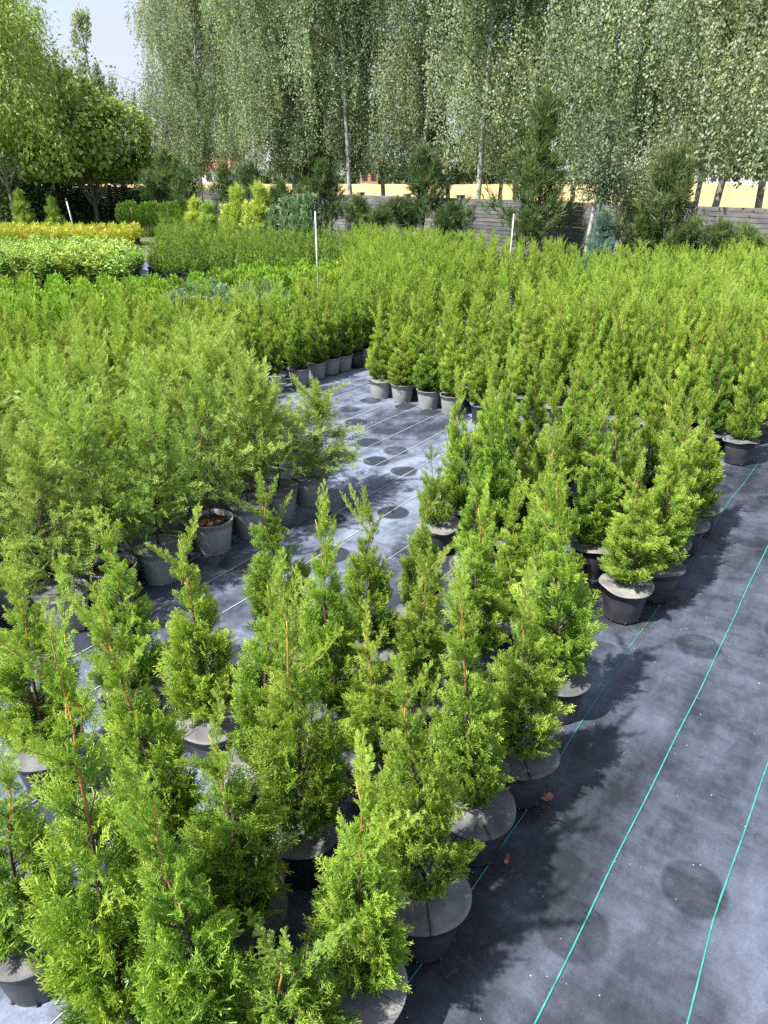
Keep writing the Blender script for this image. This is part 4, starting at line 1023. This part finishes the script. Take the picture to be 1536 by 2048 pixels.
for k, (x, db, s, v, lab) in enumerate([(383, -3.5, .85, 0, 'small pale green feathery conifer, leftmost of the pale shrubs'), (410, -3.3, .8, 0, 'small cream tipped conifer, second of the pale shrubs'), (447, -3.0, .75, 1, 'low pale yellow green shrub before the taller ones'),
                                    (470, -2.8, 1.05, 0, 'tall pale yellow green shrub in front of the dark pines'), (492, -2.9, .8, 1, 'pale yellow green shrub between the two tall pale ones'), (515, -2.6, 1.1, 0, 'tallest pale yellow green shrub, nearest the blue green junipers'),
                                    (92, 0, .75, 0, 'pale small shrub right of the variegated one near the left edge'), (30, 0, .9, 0, 'variegated pale shrub near the left edge under the drooping tree')]):
    if x < 200: X, Y = (x - 768) / 1572 * 30, 30.0
    else: X, Y = px_at(x, db)
    tree('pale_shrub', PAL[v], X, Y, lab, 'shrub', 'pale shrubs at the back', s, k)
# clipped standards on thin stems
r = np.random.default_rng(90); sg = Geo(); ss = Geo()
n = 420; ph = r.uniform(0, 6.28, n); t = r.uniform(0, 1, n); q_ = .26 * np.sqrt(np.interp(t, [0, .3, .7, 1], [.5, 1, .6, .05]))
place(sg, T_LOW, np.stack([q_ * np.cos(ph), q_ * np.sin(ph), .42 + t * .62], -1), np.stack([np.cos(ph) * .6, np.sin(ph) * .6, np.ones(n)], -1), r.normal(0, 1, (n, 3)), r.uniform(.08, .13, n), .25 + .3 * t, .3, r)
ss.tube([(0, 0, 0), (.01, 0, .45), (0, 0, .9)], [.018, .015, .01], 6)
STD = (sg.mesh('standard_crown', [M['dark_thuja']]), ss.mesh('standard_trunk', [M['greybark']], True))
stx = [236, 252, 268, 284, 299, 313, 327, 341, 354, 367]
for k, x in enumerate(stx):
    Y = 27.5 - .1 * k; X = (x - 768) / 1572 * Y
    tree('standard_thuja', STD, X, Y, ['first', 'second', 'third', 'fourth', 'fifth', 'sixth', 'seventh', 'eighth', 'ninth', 'tenth'][k] + ' from the left of the short stemmed green standards behind the yellow strip', 'thuja', 'short stemmed standards', 1.0 + .08 * math.sin(k * 2.2), k)
# dark understorey under the left trees
UND = make_round(95, 1.5, 1.0, .95, 120, 22, .14, LEAF_M, 'pine', 'understorey', 'darkbark', forks=4, fork_z=.3, csize=.25)
for k, (x, Y, s) in enumerate([(-15, 32, 1.0), (30, 33, .9), (75, 34, 1.0), (118, 36, .9), (160, 37, .7), (285, 34, .8)]):
    tree('dark_shrub', UND, (x - 768) / 1572 * Y, Y, ['dark shrub at the left edge under the drooping tree', 'dark shrub behind the variegated pale one', 'dark shrub under the left side of the maple', 'dark shrub left of the leaning pole', 'small dark shrub behind the maple trunk, left', 'dark shrub right of the maple trunk'][k], 'shrub', 'dark shrubs under the left trees', s, k)

# ------------------------------------------------------------------ concrete fence
fd = np.array([-.628, .778]); fn_ang = math.atan2(fd[1], fd[0])
P0 = np.array([9.4, fence_Y(9.4)]); nseg = 30; SEG = 2.0
b = Geo(); nr = 6; hb = .49
prof = []
for k in range(nr):
    z0 = k * hb / nr; z1 = (k + 1) * hb / nr
    b.box(.07, SEG - .07, -.022 - .006 * (k % 2), .022, z0 + .008, z1 - .004)
    b.box(.071, SEG - .071, -.012, .012, z0 - .001, z0 + .009)
BOARD = b.mesh('fence_board', [M['concrete']]); p_ = Geo(); p_.box(-.065, .065, -.075, .075, -.05, 1.52); p_.box(-.075, .075, -.085, .085, 1.522, 1.56); POST = p_.mesh('fence_post', [M['concrete']])
froot = root('concrete_fence', (P0[0], P0[1], 0), 'dark grey ribbed concrete panel fence running behind the nursery', 'fence', None, fn_ang)
for k in range(nseg + 1):
    link('post', POST, froot, (k * SEG, 0, 0))
    if k < nseg:
        for j in range(3): link('board', BOARD, froot, (k * SEG, .002 * ((k + j) % 3), .01 + j * .495), (float(rng.normal(0, .004)), 0, 0))

# ------------------------------------------------------------------ steel poles
def pole(x, ytop, Y, tilt, label, thick=.018):
    X, h = at_depth(x, ytop, Y); R_ = root('steel_pole', (X, Y, 0), label, 'pole', 'thin steel irrigation poles')
    g = Geo(); g.tube([(0, 0, -.05), (0, 0, h)], thick, 12); link('pipe', g.mesh('pipe', [M['metal']], True), R_, rot=(0, tilt, 0))
    g = Geo(); g.lathe([(.001, h + .07), (thick * .8, h + .065), (thick * 1.3, h + .03), (thick * 1.5, h + .02), (thick * 1.5, h - .02), (thick * 1.02, h - .03)], 12)
    link('nozzle', g.mesh('nozzle', [M['blackplastic']], True), R_, rot=(0, tilt, 0))
pole(630, 418, 11.9, 0.0, 'tall steel pole with a dark nozzle rising from the green beds, left of centre', .011)
pole(1025, 424, 13.6, .02, 'thin steel pole in front of the fence, right of centre', .011)
pole(139, 400, 28.0, -.10, 'leaning steel pole behind the yellow strip on the left', .025)

# ------------------------------------------------------------------ far buildings and far wood
def house(name, X, Y, w, dpt, hw, hr, wallm, roofm, label, nwin, rot=0.0):
    R_ = root(name, (X, Y, 0), label, 'house', None, rot)
    g = Geo(); g.box(-w / 2, w / 2, 0, dpt, 0, hw); link('wall', g.mesh('wall', [wallm]), R_)
    g = Geo(); e = .4
    V = [(-w / 2 - e, -e, hw + .01), (w / 2 + e, -e, hw + .01), (w / 2 + e, dpt + e, hw + .01), (-w / 2 - e, dpt + e, hw + .01), (-w / 2 - e, dpt / 2, hw + hr), (w / 2 + e, dpt / 2, hw + hr)]
    g.add(V, [[(0, 1, 5, 4), (2, 3, 4, 5), (0, 3, 2, 1)]]); g.P.setdefault(3, []).append(np.array([(0, 4, 3), (1, 2, 5)])); ro_ = link('roof', g.mesh('roof', [roofm]), R_)
    g = Geo(); g.box(w * .2, w * .2 + .5, dpt * .35, dpt * .35 + .5, hw + hr * .5, hw + hr + .5); link('chimney', g.mesh('chimney', [M['brickred']]), ro_)
    wm = Geo(); wm.box(-.5, .5, -.06, .0, 0, 1.2); wme = wm.mesh('window', [M['glass']])
    for k in range(nwin): link('window', wme, R_, (-w / 2 + (k + .5) * w / nwin, 0, 1.0))
house('far_house', (405 - 768) / 1572 * 140, 140, 9.0, 7, 2.9, 1.9, M['plaster'], M['roof'], 'white house with a red roof far beyond the wheat field, left', 4)
house('far_house', (738 - 768) / 1572 * 150, 150, 3.4, 6, 3.2, 1.3, M['brickred'], M['roof'], 'brick red building far beyond the field, in the middle', 2)
house('far_house', (1440 - 768) / 1572 * 142, 142, 8.0, 7, 2.6, .8, M['plaster'], M['concrete'], 'long white building beyond the field near the right edge', 4)
house('far_house', (1525 - 768) / 1572 * 146, 146, 5.0, 7, 3.0, 1.0, M['plaster'], M['concrete'], 'white building beyond the field cut by the right edge', 2)
r = np.random.default_rng(120); g = Geo()
n = 26000; X = r.uniform(-110, 150, n); top = 3.4 + 1.1 * np.sin(X * .12) + .9 * np.sin(X * .31 + 1) + .7 * np.sin(X * .77)
Y = 158 + r.uniform(0, 12, n); Z = top * r.uniform(0, 1, n) ** .7
place(g, LEAF_B, np.stack([X, Y, Z], -1), r.normal(0, 1, (n, 3)), r.normal(0, 1, (n, 3)) + np.array([0, -.5, .8]), r.uniform(.6, 1.3, n), .3 + r.normal(0, .2, n), .2, r)
tag(link('far_wood', g.mesh('far_wood', [M['far']])), 'low dark line of trees on the horizon beyond the wheat field', 'wood', None, 'stuff')

# grass between the beds and the fence, and along its foot
r = np.random.default_rng(121); g = Geo(); n = 26000
t = r.uniform(0, 52, n); off = r.uniform(-2.6, 1.0, n); nx_ = np.array([fd[1], -fd[0]])
X = P0[0] + fd[0] * t - nx_[0] * off * -1; Y = P0[1] + fd[1] * t + nx_[1] * off
A = np.stack([X, Y, np.full(n, -.03)], -1); B = A + np.stack([r.normal(0, .05, n), r.normal(0, .05, n), r.uniform(.06, .28, n)], -1)
V, Q = ribbons(A, B, np.full(n, .03), np.full(n, .006), r.normal(0, 1, (n, 3)))
g.add(V, [Q], np.repeat(r.uniform(.1, .8, n), 4))
tag(link('grass', g.mesh('grass', [M['grassblade']])), 'tufts of grass along the foot of the concrete fence', 'grass', None, 'stuff')

# ------------------------------------------------------------------ litter on the mat
def dry_leaf(x, y, s, rz, label, seed):
    r = np.random.default_rng(seed); X, Y = ground(x, y, .01)
    n = 9; th = np.linspace(0, 2 * np.pi, n, endpoint=False)
    rr = (1 + .25 * np.cos(2 * th) + r.normal(0, .12, n)); V = [(0, 0, .012)] + [(s * rr[i_] * math.cos(a) * .75, s * rr[i_] * math.sin(a) * .45, .004 + .012 * abs(math.sin(a + seed)) + r.uniform(0, .008)) for i_, a in enumerate(th)]
    V2 = [(a, b_, c_ - .0015) for a, b_, c_ in V]; k = len(V)
    me = new_mesh('dry_leaf', V + V2, [[(0, 1 + j, 1 + (j + 1) % n) for j in range(n)] + [(k, k + 1 + (j + 1) % n, k + 1 + j) for j in range(n)], [(1 + j, k + 1 + j, k + 1 + (j + 1) % n, 1 + (j + 1) % n) for j in range(n)]], [M['deadleaf']])
    tag(link('dry_leaf', me, None, (X, Y, .006), (0, 0, rz)), label, 'leaf')
dry_leaf(1088, 1598, .036, .1, 'large curled brown leaf on the mat beside the black pot, right of centre', 1)
dry_leaf(1013, 1722, .022, 1.2, 'small upright brown leaf on the mat between two pots', 2)
dry_leaf(916, 1843, .026, .6, 'brown leaf half under the large grey disc', 3)
dry_leaf(1040, 1606, .016, 2.2, 'small brown leaf scrap left of the large curled one', 4)
dry_leaf(745, 848, .016, 2.2, 'tiny brown scrap on the dusty middle mat', 5)
r = np.random.default_rng(130); g = Geo()
for k in range(240):
    u, v = r.uniform(.5, 6.5), r.normal(.45, .38)
    if v > .68 or v < -.9: 
        if r.uniform() < .5: v = r.uniform(-.6, .6)
        else: continue
    X, Y = XY(u, v); s = r.uniform(.0012, .0032) * (1.5 if r.uniform() < .03 else 1); a = r.uniform(0, 3)
    P = np.array([(s, 0, 0), (0, s * .8, 0), (-s, 0, 0), (0, -s * .8, 0), (0, 0, s * .9)]); c_, s_ = math.cos(a), math.sin(a)
    P = np.stack([P[:, 0] * c_ - P[:, 1] * s_ + X, P[:, 0] * s_ + P[:, 1] * c_ + Y, P[:, 2] + .004], -1)
    g.add(P, [[(0, 1, 4), (1, 2, 4), (2, 3, 4), (3, 0, 4)]])
tag(link('grit', g.mesh('grit', [M['grit']])), 'pale grit and crumbs scattered over the dark mat', 'grit', None, 'stuff')
g = Geo()
spots = [ground(x, y, 0) for x, y in [(1055, 1595), (600, 1765), (960, 1725), (1255, 1243), (1320, 1200), (880, 1105), (90, 2010), (745, 1590), (940, 850), (320, 1160), (420, 1108), (640, 1020), (760, 1630), (120, 1620), (880, 1880)]]
for (sx, sy) in spots:
    for k in range(260):
        a = r.uniform(0, 6.28); q_ = abs(r.normal(.0, .035)) + .078; X, Y = sx + q_ * math.cos(a), sy + q_ * math.sin(a) * .8; s = r.uniform(.001, .003)
        P = np.array([(X + s, Y, .004), (X, Y + s, .004), (X - s, Y, .004), (X, Y - s, .004), (X, Y, .005 + s)]); g.add(P, [[(0, 1, 4), (1, 2, 4), (2, 3, 4), (3, 0, 4)]])
tag(link('spilled_peat', g.mesh('spilled_peat', [M['peat']])), 'reddish brown peat crumbs spilled round the pots', 'peat', None, 'stuff')
